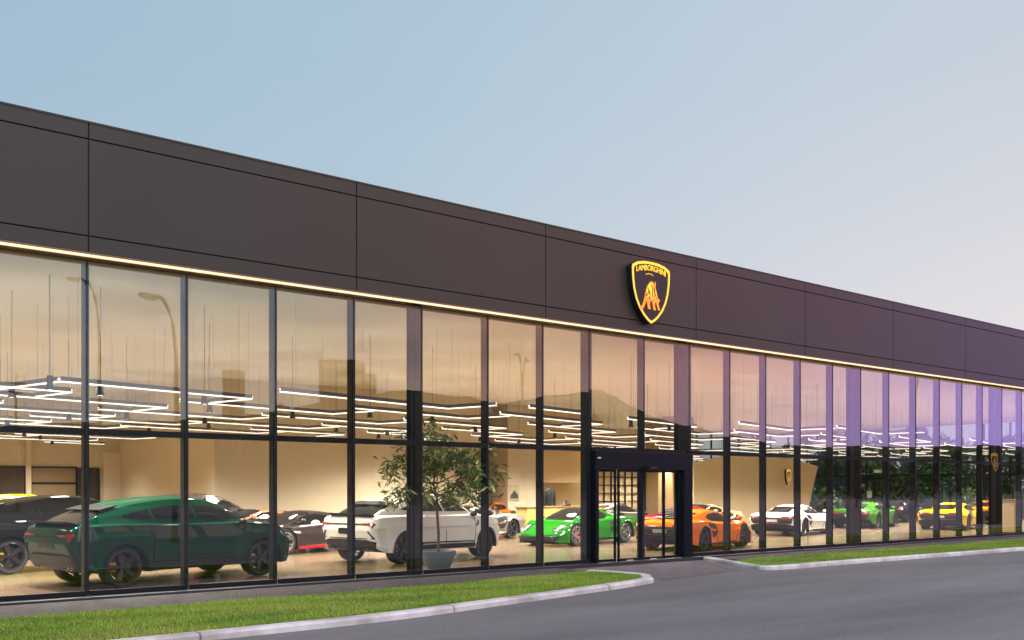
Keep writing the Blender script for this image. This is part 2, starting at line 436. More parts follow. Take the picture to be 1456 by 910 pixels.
# walls
bx('left_wall', (XL, XL + .2, .3, DEP, .008, 5.62), WALL, B)
BW = DEP - .2
BXa, BXb = wp(305, 16).x, wp(692, 16).x
bx('back_wall', (XL + .2, BXa, BW, DEP, .008, 5.62), WALL, B)
bx('back_wall', (BXb, 44, BW, DEP, .008, 5.62), WALL, B)
bx('service_core', (BXa, BXb, 16, DEP, .008, 5.62), WALL, B)
# wall pilaster and recessed office windows on the left of the back wall
def wall_win(pxa, pxb, pya, pyb, rail=None, m=None):
    a = wp(pxa, BW, pya); b = wp(pxb, BW, pyb)
    top = wp(pxa, BW, pya).z
    w = bx('office_window', (a.x, b.x, BW - .05, BW - .004, .95, top), m or mat('office_glass_dark', srgb(74, 66, 58), .12, spec=.8), B)
    f = bmesh.new(); e = .06
    box(f, a.x - e, a.x, BW - .09, BW - .003, .95, top + e); box(f, b.x, b.x + e, BW - .09, BW - .003, .95, top + e); box(f, a.x, b.x, BW - .09, BW - .003, top, top + e)
    if rail: z = wp(pxa, BW, rail).z; box(f, a.x, b.x, BW - .08, BW - .051, z - .04, z + .04)
    fix(f); meshobj('window_frame', f, TRIM, w)
wall_win(-60, 34, 663.5, 703)
wall_win(45, 107, 665, 703, 687, mat('office_blind', srgb(140, 120, 92), .5))
wall_win(110, 139, 667, 711, None, mat('office_door_dark', srgb(52, 44, 42), .2))
a = wp(35.5, BW).x; bx('pilaster', (a, wp(43, BW).x, BW - .25, BW - .001, .008, 5.62), WALL, B)
a = wp(146, BW).x; bx('wall_lining', (a, BXa - .01, BW - .16, BW - .001, .008, wp(146, BW, 643).z), mat('wall_white', srgb(232, 218, 196), .85), B)
# pillar with a framed poster, tan bulkhead above the clothing corner
pY = 18.0
pa, pb = wp(722, pY).x, wp(764, pY).x
bx('wall_pillar', (pa, pb, pY, pY + 1.2, .008, 5.62), WALL, B)
a, b = wp(764, 22), wp(826, 22)
bx('bulkhead', (wp(764, 20).x, wp(850, 20).x, 20, 22.0, wp(795, 20, 686.5).z, 5.62), WALL2, B)
bx('lounge_wall', (wp(764, 22).x, wp(848, 22).x, 22.01, 22.2, .008, 5.62), mat('wall_warm_white', srgb(236, 214, 168), .85), B)
# yellow lit piers right of the grid window, and the gridded office screen
bx('wall_pier', (wp(936, 20).x, wp(957, 20).x, 20, 21, .008, 5.62), mat('wall_yellow', srgb(176, 150, 104), .8), B)
bx('wall_pier', (wp(960, 18).x, wp(990, 18).x, 18.2, 19, .008, 5.62), MATS['wall_yellow'], B)
gx0, gx1 = wp(848, 21).x, wp(936, 21).x
w = bx('screen_wall', (gx0, gx1, 21.02, 21.1, .008, 3.4), mat('pale_screen', srgb(226, 202, 160), .7), B)  # plain pale tan surface without emission
bm = bmesh.new()
for k in range(10):
    x = gx0 + (gx1 - gx0) * k / 9; box(bm, x - .03, x + .03, 20.93, 21.0, .02, 3.3)
for k in range(8):
    z = .2 + k * .44; box(bm, gx0, gx1, 20.90, 20.928, z - .025, z + .025)
fix(bm); meshobj('window_grid', bm, TRIM, w)
# glazed end wall on the far right
for k in range(19):
    y = .3 + k * 1.53
    bx('end_mullion', (XR - .06, XR + .06, y - .04, y + .04, .02, 5.62), BLACKM, B)
    if k < 18:
        bx('end_rail', (XR - .04, XR + .04, y + .04, y + 1.49, 2.55, 2.66), BLACKM, B)
        bx('end_pane', (XR - .005, XR + .005, y + .04, y + 1.49, .02, 5.60), REARGLASS, B)
# glazed right part of the rear wall
n = 8
for k in range(n + 1):
    x = 44 + (XR - 44) * k / n
    bx('rear_mullion', (x - .04, x + .04, DEP - .1, DEP, .02, 5.62), BLACKM, B)
    if k < n: bx('rear_pane', (x + .04, 44 + (XR - 44) * (k + 1) / n - .04, DEP - .06, DEP - .05, .02, 5.60), REARGLASS, B)

# ---- entrance portal between mullions 7 and 9
xa, xb = wp(845, -.1).x, wp(985, -.15).x
P = empty('entrance_portal', (0, 0, 0), 0, B)
zt = 2.24
bx('header', (xa, xb, -.15, .05, zt, 2.655), PORTM, P, .008)
bx('jamb', (xa, xa + .10, -.15, .05, .006, zt - .002), PORTM, P, .006)
bx('jamb', (xb - .30, xb, -.15, .05, .006, zt - .002), PORTM, P, .006)
bx('threshold', (xa - .1, xb + .1, -.24, .05, .010, .035), mat('threshold_metal', (.35, .35, .36), .4, .8), P)
bx('door_sensor', ((xa + xb) / 2 - .12, (xa + xb) / 2 + .12, -.385, -.152, zt + .02, zt + .07), BLACKS, P, .006)
bx('sticker', (xa + .06, xa + .16, -.155, -.1505, zt + .24, zt + .27), mat('sticker_white', (.6, .6, .6), .6), P)
xs = [xa + .10, wp(881.5, -.15).x, wp(914, -.15).x, wp(948, -.15).x, xb - .30]
for k in range(4):
    a, b = xs[k], xs[k + 1]; yy = -.10 if k in (1, 2) else -.03
    lf = bmesh.new(); s = .045
    box(lf, a + .002, a + s, yy, yy + .045, .035, zt - .003); box(lf, b - s, b - .002, yy, yy + .045, .035, zt - .003)
    box(lf, a + s, b - s, yy, yy + .045, .035, .14); box(lf, a + s, b - s, yy, yy + .045, zt - .06, zt - .003); fix(lf)
    L = meshobj('sliding_door' if k in (1, 2) else 'side_light', lf, PORTM, P)
    bx('door_glass', (a + s, b - s, yy + .018, yy + .026, .14, zt - .06), GLASS, P)
    if k in (1, 2): bx('door_marking', ((a + b) / 2 - .11, (a + b) / 2 + .11, yy - .004, yy - .001, .075, .105), MATS['sticker_white'], P)

# ------------------------------------------------------------------ shield emblem (sign)
def shield_outline(w, h, s=1.0):
    half = [(0, .5), (.18, .495), (.36, .465), (.485, .41), (.5, .36), (.492, .20), (.46, .02), (.40, -.14), (.31, -.28), (.19, -.40), (.08, -.475), (0, -.51)]
    p = [(x * w * s, z * h * s) for x, z in half]
    return p + [(-x, z) for x, z in p[-2:0:-1]]
BULL = [(-.31, -.24), (-.25, -.235), (-.205, -.16), (-.175, -.07), (-.15, .01), (-.12, .085), (-.085, .135), (-.04, .18), (.01, .20), (.05, .185),
        (.07, .15), (.085, .165), (.11, .21), (.115, .16), (.105, .11), (.13, .05), (.155, -.02), (.18, -.07), (.23, -.09), (.205, -.125), (.19, -.13),
        (.20, -.19), (.235, -.255), (.18, -.26), (.15, -.19), (.125, -.13), (.10, -.14), (.095, -.20), (.12, -.27), (.06, -.265), (.04, -.19), (.02, -.125),
        (-.02, -.12), (-.04, -.18), (-.02, -.265), (-.085, -.26), (-.105, -.18), (-.12, -.12), (-.15, -.16), (-.19, -.24), (-.235, -.29), (-.285, -.285)]
def ring_strip(pts, w):          # thin closed band polygons along a polyline (for seams)
    out = []
    for (a, b) in zip(pts, pts[1:]):
        d = Vector((b[0] - a[0], b[1] - a[1])); 
        if d.length < 1e-6: continue
        n = Vector((-d.y, d.x)).normalized() * w / 2
        out.append([(a[0] - n.x, a[1] - n.y), (b[0] - n.x, b[1] - n.y), (b[0] + n.x, b[1] + n.y), (a[0] + n.x, a[1] + n.y)])
    return out
GROOVES = [[(-.10, .08), (-.04, -.02), (-.06, -.10)], [(.0, .15), (.03, .05), (.02, -.06)], [(.07, .10), (.09, .0), (.13, -.07)], [(-.16, -.06), (-.11, -.03), (-.05, .04)]]
def text_bm(s, size, depth):
    cu = bpy.data.curves.new('t', 'FONT'); cu.body = s; cu.size = size; cu.extrude = depth; cu.align_x = 'CENTER'; cu.resolution_u = 3
    o = bpy.data.objects.new('t', cu); COL.objects.link(o)
    bpy.context.view_layer.update()
    me = bpy.data.meshes.new_from_object(o.evaluated_get(bpy.context.evaluated_depsgraph_get()))
    COL.objects.unlink(o); bpy.data.objects.remove(o)
    bm = bmesh.new(); bm.from_mesh(me); bpy.data.meshes.remove(me)
    return bm
def emblem(parent, M, w, h, d=.16):
    """face towards -y of matrix M, depth d behind"""
    bm = bmesh.new(); prism(bm, shield_outline(w, h), 0, d, M); fix(bm)
    body = meshobj('shield_body', bm, EMBK, parent)
    bm = bmesh.new(); o_ = shield_outline(w, h, .995); i_ = shield_outline(w, h, .915); n = len(o_)
    for y0, y1 in ((-.018, -.001),):
        a = [bm.verts.new(M @ Vector((x, y0, z))) for x, z in o_]; b = [bm.verts.new(M @ Vector((x, y0, z))) for x, z in i_]
        c = [bm.verts.new(M @ Vector((x, y1, z))) for x, z in o_]; e = [bm.verts.new(M @ Vector((x, y1, z))) for x, z in i_]
        for k in range(n):
            j = (k + 1) % n
            bm.faces.new((a[k], a[j], b[j], b[k])); bm.faces.new((a[k], c[k], c[j], a[j])); bm.faces.new((b[k], b[j], e[j], e[k])); bm.faces.new((c[k], e[k], e[j], c[j]))
    fix(bm); meshobj('shield_border', bm, GOLDL, parent)
    bm = bmesh.new(); prism(bm, [(x * w * 1.0, (z - .015) * h) for x, z in BULL], -.020, -.002, M); fix(bm)
    meshobj('bull_relief', bm, ORANGEB, parent)
    bm = bmesh.new()
    for hl in ([(-.13, .04), (-.09, .11), (-.03, .165), (.03, .17), (.05, .08), (.06, -.02), (.02, -.09), (-.05, -.06), (-.11, -.07)], [(.09, .10), (.12, .03), (.145, -.05), (.11, -.09), (.085, -.02)]):
        prism(bm, [(x * w * 1.0, (z - .015) * h) for x, z in hl], -.0235, -.0204, M)
    fix(bm); meshobj('bull_highlight', bm, GOLDL, parent)
    bm = bmesh.new()
    for gr_ in GROOVES:
        for pq in ring_strip(gr_, .022): prism(bm, [(x * w * 1.0, (z - .015) * h) for x, z in pq], -.028, -.0238, M)
    fix(bm); meshobj('bull_muscle_line', bm, mat('emblem_dark_orange', srgb(150, 60, 14), .4), parent)
    bm = bmesh.new()             # horns arc above the head
    pts = [(-.05 + .10 * math.sin(a_), .27 + .035 * math.cos(a_)) for a_ in [x * .35 - 1.2 for x in range(8)]]
    tube(bm, [M @ Vector((x * w, -.012, z * h - .01)) for x, z in pts], .010 * w, 6); fix(bm)
    meshobj('horns', bm, GOLD, parent)
    tb = text_bm('LAMBORGHINI', .118 * w, .008)
    for v in tb.verts:
        x, y = v.co.x * 1.0, v.co.y
        zz = y * 1.25 + (.352 - .34 * (x / w) ** 2) * h
        v.co = M @ Vector((x, -.010 + v.co.z, zz))
    meshobj('lettering', tb, GOLDL, parent)
ec = wp(925.5, -.46, 416)
E = empty('shield_sign', (0, 0, 0)); tag(E, 'black and gold shield emblem with a bull on the dark fascia', 'sign')
emblem(E, Matrix.Translation(ec), 1.27, 1.44, .175)

# ------------------------------------------------------------------ cars
def interp(keys, x):
    if x <= keys[0][0]: return keys[0][1]
    for (a, va), (b, vb) in zip(keys, keys[1:]):
        if x <= b:
            t = (x - a) / (b - a); return va + (vb - va) * t
    return keys[-1][1]
def sinterp(keys, x, r=.12):     # smoothed
    return (interp(keys, x - r) + 2 * interp(keys, x - r / 2) + 2 * interp(keys, x) + 2 * interp(keys, x + r / 2) + interp(keys, x + r)) / 8

SUV = dict(wb=3.0, L0=-2.45, L1=2.39, wr=.372, tw=.285, track=.965, ra=.425,
    W=[(-2.55, .93), (-2.2, .98), (-1.5, 1.005), (-.6, .975), (.4, .975), (1.5, 1.0), (2.1, .96), (2.46, .84)],
    T=[(-2.45, 1.13), (-2.1, 1.17), (1.0, 1.165), (1.3, 1.15), (1.9, 1.08), (2.3, .98), (2.46, .86)],
    S=[(-2.45, 1.05), (-1.5, 1.10), (-.6, 1.06), (1.0, 1.05), (1.5, 1.05), (2.1, .96), (2.46, .80)],
    Bz=[(-2.55, .42), (-2.2, .30), (-1.5, .27), (1.5, .27), (2.2, .25), (2.46, .27)],
    flare=.04, er=.16, fk=1.0, prof=[(0, .945), (.13, .985), (.20, .958), (.52, .962), (.68, .975), (.74, 1.0), (.80, .992), (1, .955)],
    G=[(-2.34, 1.08), (-1.95, 1.28), (-1.55, 1.44), (-1.2, 1.54), (-.6, 1.62), (-.1, 1.645), (.3, 1.62), (.6, 1.54), (1.0, 1.35), (1.45, 1.08)],
    GB=1.0, GW=[(-2.34, .72), (-1.9, .84), (-1.2, .93), (0, .935), (.8, .90), (1.2, .82), (1.42, .72)], tum=.50,
    sidewin=[[(-1.42, 1.285), (-1.2, 1.345), (-.90, 1.40), (-.88, 1.235), (-1.15, 1.24)], [(-.84, 1.41), (-.45, 1.455), (.0, 1.47), (.02, 1.215), (-.82, 1.232)], [(.07, 1.47), (.42, 1.445), (.70, 1.37), (.93, 1.26), (1.06, 1.20), (.09, 1.212)]],
    shield=[(.55, 1.545), (1.33, 1.12), .70, .60], rear=[(-1.66, 1.40), (-2.18, 1.19), .62, .60])
SPORT = dict(wb=2.62, L0=-2.20, L1=2.22, wr=.345, tw=.29, track=.925, ra=.375,
    W=[(-2.20, .90), (-1.8, .955), (-1.3, .975), (-.6, .93), (.2, .90), (.9, .915), (1.35, .945), (1.9, .90), (2.22, .74)],
    T=[(-2.20, .84), (-1.9, .875), (-1.2, .90), (-.4, .86), (.8, .80), (1.1, .75), (1.6, .655), (2.0, .535), (2.22, .42)],
    S=[(-2.20, .76), (-1.3, .80), (-.5, .70), (.4, .66), (1.3, .66), (1.9, .48), (2.22, .36)],
    Bz=[(-2.20, .33), (-1.9, .19), (-1.3, .14), (1.3, .12), (1.9, .11), (2.22, .13)],
    flare=.03, er=.13, fk=.6, prof=[(0, .955), (.13, .99), (.20, .955), (.52, .965), (.74, .995), (.80, .992), (1, .94)],
    G=[(-1.95, .82), (-1.4, .93), (-.9, 1.045), (-.45, 1.135), (-.1, 1.165), (.2, 1.145), (.5, 1.055), (.9, .90), (1.25, .70)],
    GB=.68, GW=[(-1.95, .45), (-1.4, .62), (-.7, .76), (0, .80), (.6, .78), (1.0, .72), (1.25, .60)], tum=.55,
    sidewin=[[(-.62, .93), (-.42, 1.02), (0, 1.065), (.25, 1.04), (.55, .945), (.92, .80), (.2, .80), (-.45, .84)]],
    shield=[(.22, 1.10), (1.12, .78), .62, .50], rear=[(-.75, 1.05), (-1.6, .90), .36, .42])

def car_body_bm(s):
    bm = bmesh.new(); L0, L1 = s['L0'], s['L1']; hw = s['wb'] / 2
    xs = set()
    N = 84
    for i in range(N + 1): xs.add(L0 + (L1 - L0) * i / N)
    for e, d in ((L0, 1), (L1, -1)):
        for q in (.0, .008, .02, .04, .07, .10, .13): xs.add(e + d * q)
    for c in (-hw, hw):
        for q in (-1, -.985, -.95, -.88, -.78, -.6, -.4, -.2, 0, .2, .4, .6, .78, .88, .95, .985, 1): xs.add(c + q * s['ra'])
    xs = sorted(xs); rows = []
    er = s['er']
    for x in xs:
        W = sinterp(s['W'], x); T = sinterp(s['T'], x, .08); S = sinterp(s['S'], x, .15); Bz = sinterp(s['Bz'], x, .1)
        for c in (-hw, hw): W += s['flare'] * .4 * math.exp(-((x - c) / .5) ** 2)
        d = min(x - L0, L1 - x)
        if d < er:
            k = er * (1 - math.sqrt(max(0, 1 - ((er - d) / er) ** 2)))
            W -= k * 1.3; T -= k * .45; S -= k * .45; Bz += k * .35
        arch = Bz; inarch = False
        for c in (-hw, hw):
            u = abs(x - c)
            if u < s['ra'] + 1e-6:
                arch = max(Bz, s['wr'] + math.sqrt(max(0, s['ra'] ** 2 - u * u)) - .0); inarch = True
        S = max(S, arch + .05)
        T = max(T, S + .03)
        fl = 0
        for c in (-hw, hw): fl = max(fl, min(1, max(0, (s['ra'] + .17 - abs(x - c)) / .07)))
        def yside(z):
            t = (z - Bz) / max(.05, S - Bz)
            base = interp(s['prof'], t)
            k = fl * s['fk'] * min(1, max(0, (.90 - t) / .10))
            return W * (base + k * max(0, 1.004 - base) * 1.0) + k * s['flare'] * .8
        Wi = W - .34
        # section from the middle of the underside, out, up the side and over the top
        pts = [(0, Bz), (Wi, Bz), (Wi, arch)]
        zs = [max(arch, Bz + (S - Bz) * q) for q in (0, .13, .20, .36, .52, .68, .74, .80, .90, 1)]
        pts += [(yside(z), z) for z in zs]
        yS = yside(S)
        for a in (12, 26, 42, 58, 72, 82, 90):
            ca, sa = math.cos(R(a)), math.sin(R(a))
            pts.append((yS * ca ** .62, S + (T - S) * sa ** .62 if a < 90 else T) if a < 90 else (0, T))
        row = []
        for y, z in pts:
            xx = x
            wr_ = max(0, 1 - (x - L0) / .5); wf = max(0, 1 - (L1 - x) / .45)
            mid = s['T'][0][1] * .72
            xx += wr_ * (max(0, mid - z) * .38 + max(0, z - mid) * .25)
            fm = s['T'][-1][1] * .75
            xx -= wf * (max(0, z - fm) * .7 + max(0, fm - z) * .25)
            row.append((xx, y, z))
        rows.append((row, inarch))
    vr = []
    for row, _ in rows:
        r = [bm.verts.new(p) for p in row]; l = [bm.verts.new((p[0], -p[1], p[2])) for p in row[1:-1]]
        vr.append((r, [r[0]] + l + [r[-1]]))
    for k in range(len(vr) - 1):
        for side in (0, 1):
            a, b = vr[k][side], vr[k + 1][side]
            for j in range(len(a) - 1):
                q = [a[j], b[j], b[j + 1], a[j + 1]]
                q = list(dict.fromkeys(q))
                if len(q) < 3: continue
                if side: q = q[::-1]
                try: f = bm.faces.new(q)
                except ValueError: continue
                f.material_index = 1 if j < 3 else 0
    for k in (0, -1):
        r, l = vr[k]
        for j in range(len(r) - 1):
            q = [r[j], r[j + 1], l[j + 1], l[j]]; q = list(dict.fromkeys(q))
            if len(q) >= 3:
                try: bm.faces.new(q)
                except ValueError: pass
    # greenhouse
    g0, g1 = s['G'][0][0], s['G'][-1][0]; gr = []
    n = 44
    for i in range(n + 1):
        x = g0 + (g1 - g0) * i / n
        G = sinterp(s['G'], x, .10); GB = s['GB']; Wb = sinterp(s['GW'], x, .12); h = max(.02, G - GB)
        ze = GB + h * .85
        pts = []
        for u in (0, .25, .5, .75, 1):
            z = GB + (ze - GB) * u; pts.append((Wb - s['tum'] * (z - GB) * (1 + .25 * u * u), z))
        ye = pts[-1][1 - 1]
        for a in (20, 42, 62, 78, 90):
            ca, sa = math.cos(R(a)), math.sin(R(a))
            pts.append((ye * ca ** .7 if a < 90 else 0, ze + (G - ze) * sa ** .9))
        r = [bm.verts.new((x, y, z)) for y, z in pts]; l = [bm.verts.new((x, -y, z)) for y, z in pts[:-1]] + [r[-1]]
        gr.append((r, l))
    for a, b in zip(gr, gr[1:]):
        for side in (0, 1):
            p, q = a[side], b[side]
            for j in range(len(p) - 1):
                f = list(dict.fromkeys([p[j], q[j], q[j + 1], p[j + 1]]))
                if side: f = f[::-1]
                if len(f) >= 3: bm.faces.new(f)
    for k in (0, -1):
        r, l = gr[k]
        for j in range(len(r) - 1):
            f = list(dict.fromkeys([r[j], r[j + 1], l[j + 1], l[j]]))
            if len(f) >= 3: bm.faces.new(f)
    bmesh.ops.remove_doubles(bm, verts=bm.verts[:], dist=1e-4)
    fix(bm)
    return bm

def patch(bvh, poly, dr, off=.006, sub=3):
    """a polygon pressed onto the body: dr 'L'/'R' poly (x,z); 'T' poly (x,y); 'F'/'B' poly (y,z)"""
    bm = bmesh.new()
    if dr in 'LR': mk = lambda p: Vector((p[0], 3 if dr == 'L' else -3, p[1])); D = Vector((0, -1 if dr == 'L' else 1, 0))
    elif dr == 'T': mk = lambda p: Vector((p[0], p[1], 4)); D = Vector((0, 0, -1))
    elif dr == 'F': mk = lambda p: Vector((5, p[0], p[1])); D = Vector((-1, 0, 0))
    else: mk = lambda p: Vector((-5, p[0], p[1])); D = Vector((1, 0, 0))
    f = bm.faces.new([bm.verts.new(mk(p)) for p in poly])
    bmesh.ops.triangulate(bm, faces=[f])
    bmesh.ops.subdivide_edges(bm, edges=bm.edges[:], cuts=sub, use_grid_fill=True)
    for v in bm.verts:
        h = bvh.ray_cast(v.co, D)
        if h[0] is None:
            q = bvh.find_nearest(v.co + D * 3); loc, nr = q[0], q[1]
        else: loc, nr = h[0], h[1]
        if nr.dot(D) > 0: nr = -nr
        v.co = loc + nr * off - D * off * .7
    # give the piece an edge that turns back to the body
    be = [e for e in bm.edges if e.is_boundary]
    r = bmesh.ops.extrude_edge_only(bm, edges=be)
    for v in [g_ for g_ in r['geom'] if isinstance(g_, bmesh.types.BMVert)]: v.co += D * (off * 2.2)
    bmesh.ops.recalc_face_normals(bm, faces=bm.faces[:])
    c = bm.faces[:]; s_ = sum(f_.normal.dot(-D) * f_.calc_area() for f_ in c)
    if s_ < 0: bmesh.ops.reverse_faces(bm, faces=c)
    return bm
def mir(p): return [(-a, b) for a, b in p]
def patches(name, bvh, items, m, parent, off=.006, sub=2):
    full = bmesh.new()
    for poly, dr in items:
        t = patch(bvh, poly, dr, off, sub); me = bpy.data.meshes.new('x'); t.to_mesh(me); t.free(); full.from_mesh(me); bpy.data.meshes.remove(me)
    return meshobj(name, full, m, parent, smooth=40)

WH = {}
def wheel(parent, x, side, s, rimm, style):
    r = s['wr']; tw = s['tw']
    W = empty('wheel', (x, side * (s['track'] - tw / 2), r), 0, parent)
    if side < 0: W.rotation_euler = (0, 0, math.pi)
    key = (id(s), rimm.name, style)
    if key not in WH:
        Mx = Matrix.Rotation(R(-90), 4, 'X')          # lathe axis z -> +y
        h = tw / 2; rr = r * .76
        bm = bmesh.new()
        lathe(bm, [(rr, -h * .9), (r * .93, -h), (r * .985, -h * .85), (r, -h * .6), (r, h * .6), (r * .985, h * .85), (r * .93, h), (rr, h * .88)], 48, Mx, closed=True)
        fix(bm); ty = bm
        rim = bmesh.new()
        lathe(rim, [(rr * 1.01, h * .90), (rr * .97, h * .93), (rr * .93, h * .80), (rr * .90, h * .1), (rr * .88, -h * .85)], 48, Mx)
        ns = 5
        for k in range(ns):
            for da in (-.17, .17) if style else (-.12, .12):
                a0 = 2 * math.pi * k / ns; a1 = a0 + da * (1.35 if style else 1.0); yb, yf = h * .30, h * .80
                p0 = Vector((math.cos(a0 + da * .3) * rr * .14, 0, math.sin(a0 + da * .3) * rr * .14)); p1 = Vector((math.cos(a1) * rr * .95, 0, math.sin(a1) * rr * .95))
                d = (p1 - p0).normalized(); nn = Vector((-d.z, 0, d.x)); w0, w1 = .026, .020
                q = [p0 - nn * w0, p1 - nn * w1, p1 + nn * w1, p0 + nn * w0]
                a = [rim.verts.new(v + Vector((0, yb if i in (0, 3) else yb + .02, 0))) for i, v in enumerate(q)]
                b = [rim.verts.new(v * (1 if i in (0, 3) else 1) + Vector((0, yf - (.03 if i in (0, 3) else 0), 0))) for i, v in enumerate(q)]
                rim.faces.new(a); rim.faces.new(b[::-1])
                for i in range(4): rim.faces.new((a[i], b[i], b[(i + 1) % 4], a[(i + 1) % 4]))
        rg = lathe(rim, [(.001, h * .78), (rr * .14, h * .76), (rr * .19, h * .62), (rr * .19, h * .2)], 20, Mx)
        fix(rim)
        dk = bmesh.new(); lathe(dk, [(.02, h * .05), (rr * .74, h * .05), (rr * .74, -h * .1), (.02, -h * .1)], 32, Mx, closed=True)
        box(dk, rr * .35, rr * .78, -h * .15, h * .25, -rr * .28, rr * .28, mi=1); fix(dk)
        back = bmesh.new()
        o1 = meshobj('tyre', ty, RUBBER, W, smooth=35); o2 = meshobj('rim', rim, rimm, W, smooth=35); o3 = meshobj('brake_disc', dk, [DISC, CALIPER], W, smooth=35)
        back.free()
        WH[key] = [o1.data, o2.data, o3.data]
    else:
        for nm, me in zip(('tyre', 'rim', 'brake_disc'), WH[key]): link(bpy.data.objects.new(nm, me), W)

BODY = {}
def car(kind, center, head, pm, label, cat='sports car', rimm=RIMB, name=None, roofm=None, detail=2, group='cars on display in the showroom', style=0, skirt=None):
    s = SUV if kind == 'suv' else SPORT
    suv = kind == 'suv'
    C = empty(name or ('luxury_suv' if suv else 'sports_car'), (center.x, center.y, .009), head)
    tag(C, label, cat, group)
    if kind not in BODY:
        bm = car_body_bm(s); bv = BVHTree.FromBMesh(bm); me = bpy.data.meshes.new('body')
        bm.to_mesh(me); bm.free(); me.polygons.foreach_set('use_smooth', [True] * len(me.polygons)); me.set_sharp_from_angle(angle=R(20 if suv else 24))
        me.materials.append(pm); me.materials.append(TRIM)
        BODY[kind] = (me, bv)
    me, bv = BODY[kind]; me = me.copy(); me.materials[0] = pm
    link(bpy.data.objects.new('body', me), C)
    hw = s['wb'] / 2
    for x in (-hw, hw):
        for sd in (-1, 1): wheel(C, x, sd, s, rimm, style)
    for dr in 'LR':
        for w in s['sidewin']: patches('side_window', bv, [(w, dr)], CGLASS, C, .006, 4)
    (xa_, za), (xb_, zb), ya, yb = s['shield']
    patches('windscreen', bv, [([(xa_, -ya), (xb_, -yb * 1.1), (xb_ + .06, 0), (xb_, yb * 1.1), (xa_, ya), (xa_ - .03, 0)], 'T')], CGLASS, C, .006, 4)
    (xa_, za), (xb_, zb), ya, yb = s['rear']
    patches('rear_window', bv, [([(xa_, -ya), (xb_, -yb), (xb_, yb), (xa_, ya)], 'T')], CGLASS, C, .006, 4)
    # panel seams
    if suv:
        dl = [[(-.92, 1.13), (-.90, .50), (-.72, .34), (.02, .34), (.04, 1.12)], [(.04, 1.12), (.02, .34), (1.0, .34), (1.06, .70), (1.08, 1.09)]]
    else:
        dl = [[(-.42, .78), (-.50, .45), (-.36, .22), (.78, .22), (.86, .5), (.92, .72)]]
    for dr in 'LR':
        for d in dl: patches('door_seam', bv, [(q, dr) for q in ring_strip(d, .014)], SEAM, C, .003, 1)
    if suv:
        for dr in 'LR':
            patches('wheel_arch_trim', bv, [(q, dr) for c in (-hw, hw) for q in ring_strip([(c + .455 * math.cos(R(a)), .372 + .455 * math.sin(R(a))) for a in range(-8, 190, 11)], .05)], pm if pm.name != 'paint_white' else pm, C, .014, 1)
            patches('side_skirt', bv, [([(-1.05, .30), (1.05, .30), (1.02, .40), (-1.03, .42)], dr)], TRIM, C, .012, 2)
            patches('sill_trim', bv, [([(-.98, .455), (1.0, .43), (1.0, .46), (-.98, .49)], dr)], SEAM, C, .004, 1)
            patches('fender_vent', bv, [([(1.08, .86), (1.20, .97), (1.23, .95), (1.12, .82)], dr)], MESHG, C, .006, 1)
        # tail
        for sg in (1, -1):
            m_ = (lambda p: p) if sg > 0 else mir
            patches('tail_light', bv, [(m_([(.42, .965), (.86, .985), (.90, .95), (.80, .925), (.44, .935)]), 'B'), (m_([(.80, .93), (.88, .95), (.84, .86), (.79, .86)]), 'B')], TAIL, C, .010, 2)
            patches('bumper_vent', bv, [(m_([(.70, .80), (.74, .80), (.86, .62), (.82, .62)]), 'B')], MESHG, C, .010, 2)
            patches('headlight', bv, [(m_([(.42, .70), (.80, .80), (.84, .74), (.48, .63)]), 'F')], HEAD, C, .008, 2)
            patches('front_intake', bv, [(m_([(.40, .56), (.86, .62), (.84, .34), (.30, .34)]), 'F')], MESHG, C, .007, 2)
            bm = bmesh.new()
            for yy in (.50, .64):
                lathe(bm, [(.045, -.06), (.052, -.06), (.052, .10), (.045, .10)], 20, Matrix.Translation((-2.25, sg * yy, .40)) @ Matrix.Rotation(R(90), 4, 'Y'), closed=True)
            fix(bm); meshobj('exhaust_tips', bm, CHROME, C, smooth=40)
        patches('tail_strip', bv, [([(-.42, .935), (.42, .935), (.42, .965), (-.42, .965)], 'B')], TRIM, C, .008, 2)
        patches('rear_bumper', bv, [([(-.86, .55), (-.62, .60), (.62, .60), (.86, .55), (.80, .32), (-.80, .32)], 'B')], TRIM, C, .012, 3)
        patches('rear_bumper_lip', bv, [([(-.80, .615), (.80, .615), (.80, .635), (-.80, .635)], 'B')], SEAM, C, .006, 2)
        patches('licence_recess', bv, [([(-.28, .72), (.28, .72), (.25, .86), (-.25, .86)], 'B')], TRIM, C, .006, 2)
        patches('front_grille', bv, [([(-.26, .60), (.26, .60), (.26, .34), (-.26, .34)], 'F')], MESHG, C, .007, 2)
        # spoiler at the tail edge and roof spoiler
        bm = bmesh.new()
        M = Matrix.Translation((-2.30, 0, 1.16)); box(bm, -.14, .12, -.74, .74, -.012, .016, M=M @ Matrix.Rotation(R(12), 4, 'Y')); fix(bm)
        bmesh.ops.bevel(bm, geom=bm.edges[:], offset=.008, segments=2, affect='EDGES')
        meshobj('tail_spoiler', bm, TRIM, C, smooth=40)
        bm = bmesh.new(); box(bm, -1.78, -1.46, -.62, .62, 1.405, 1.427, M=Matrix.Translation((0, 0, 0)) @ Matrix.Translation((-1.68, 0, 1.45)) @ Matrix.Rotation(R(-14), 4, 'Y') @ Matrix.Translation((1.68, 0, -1.45)))
        fix(bm); meshobj('roof_spoiler', bm, TRIM, C, smooth=40)
        my, mz, mxx = 1.03, 1.13, .98
    else:
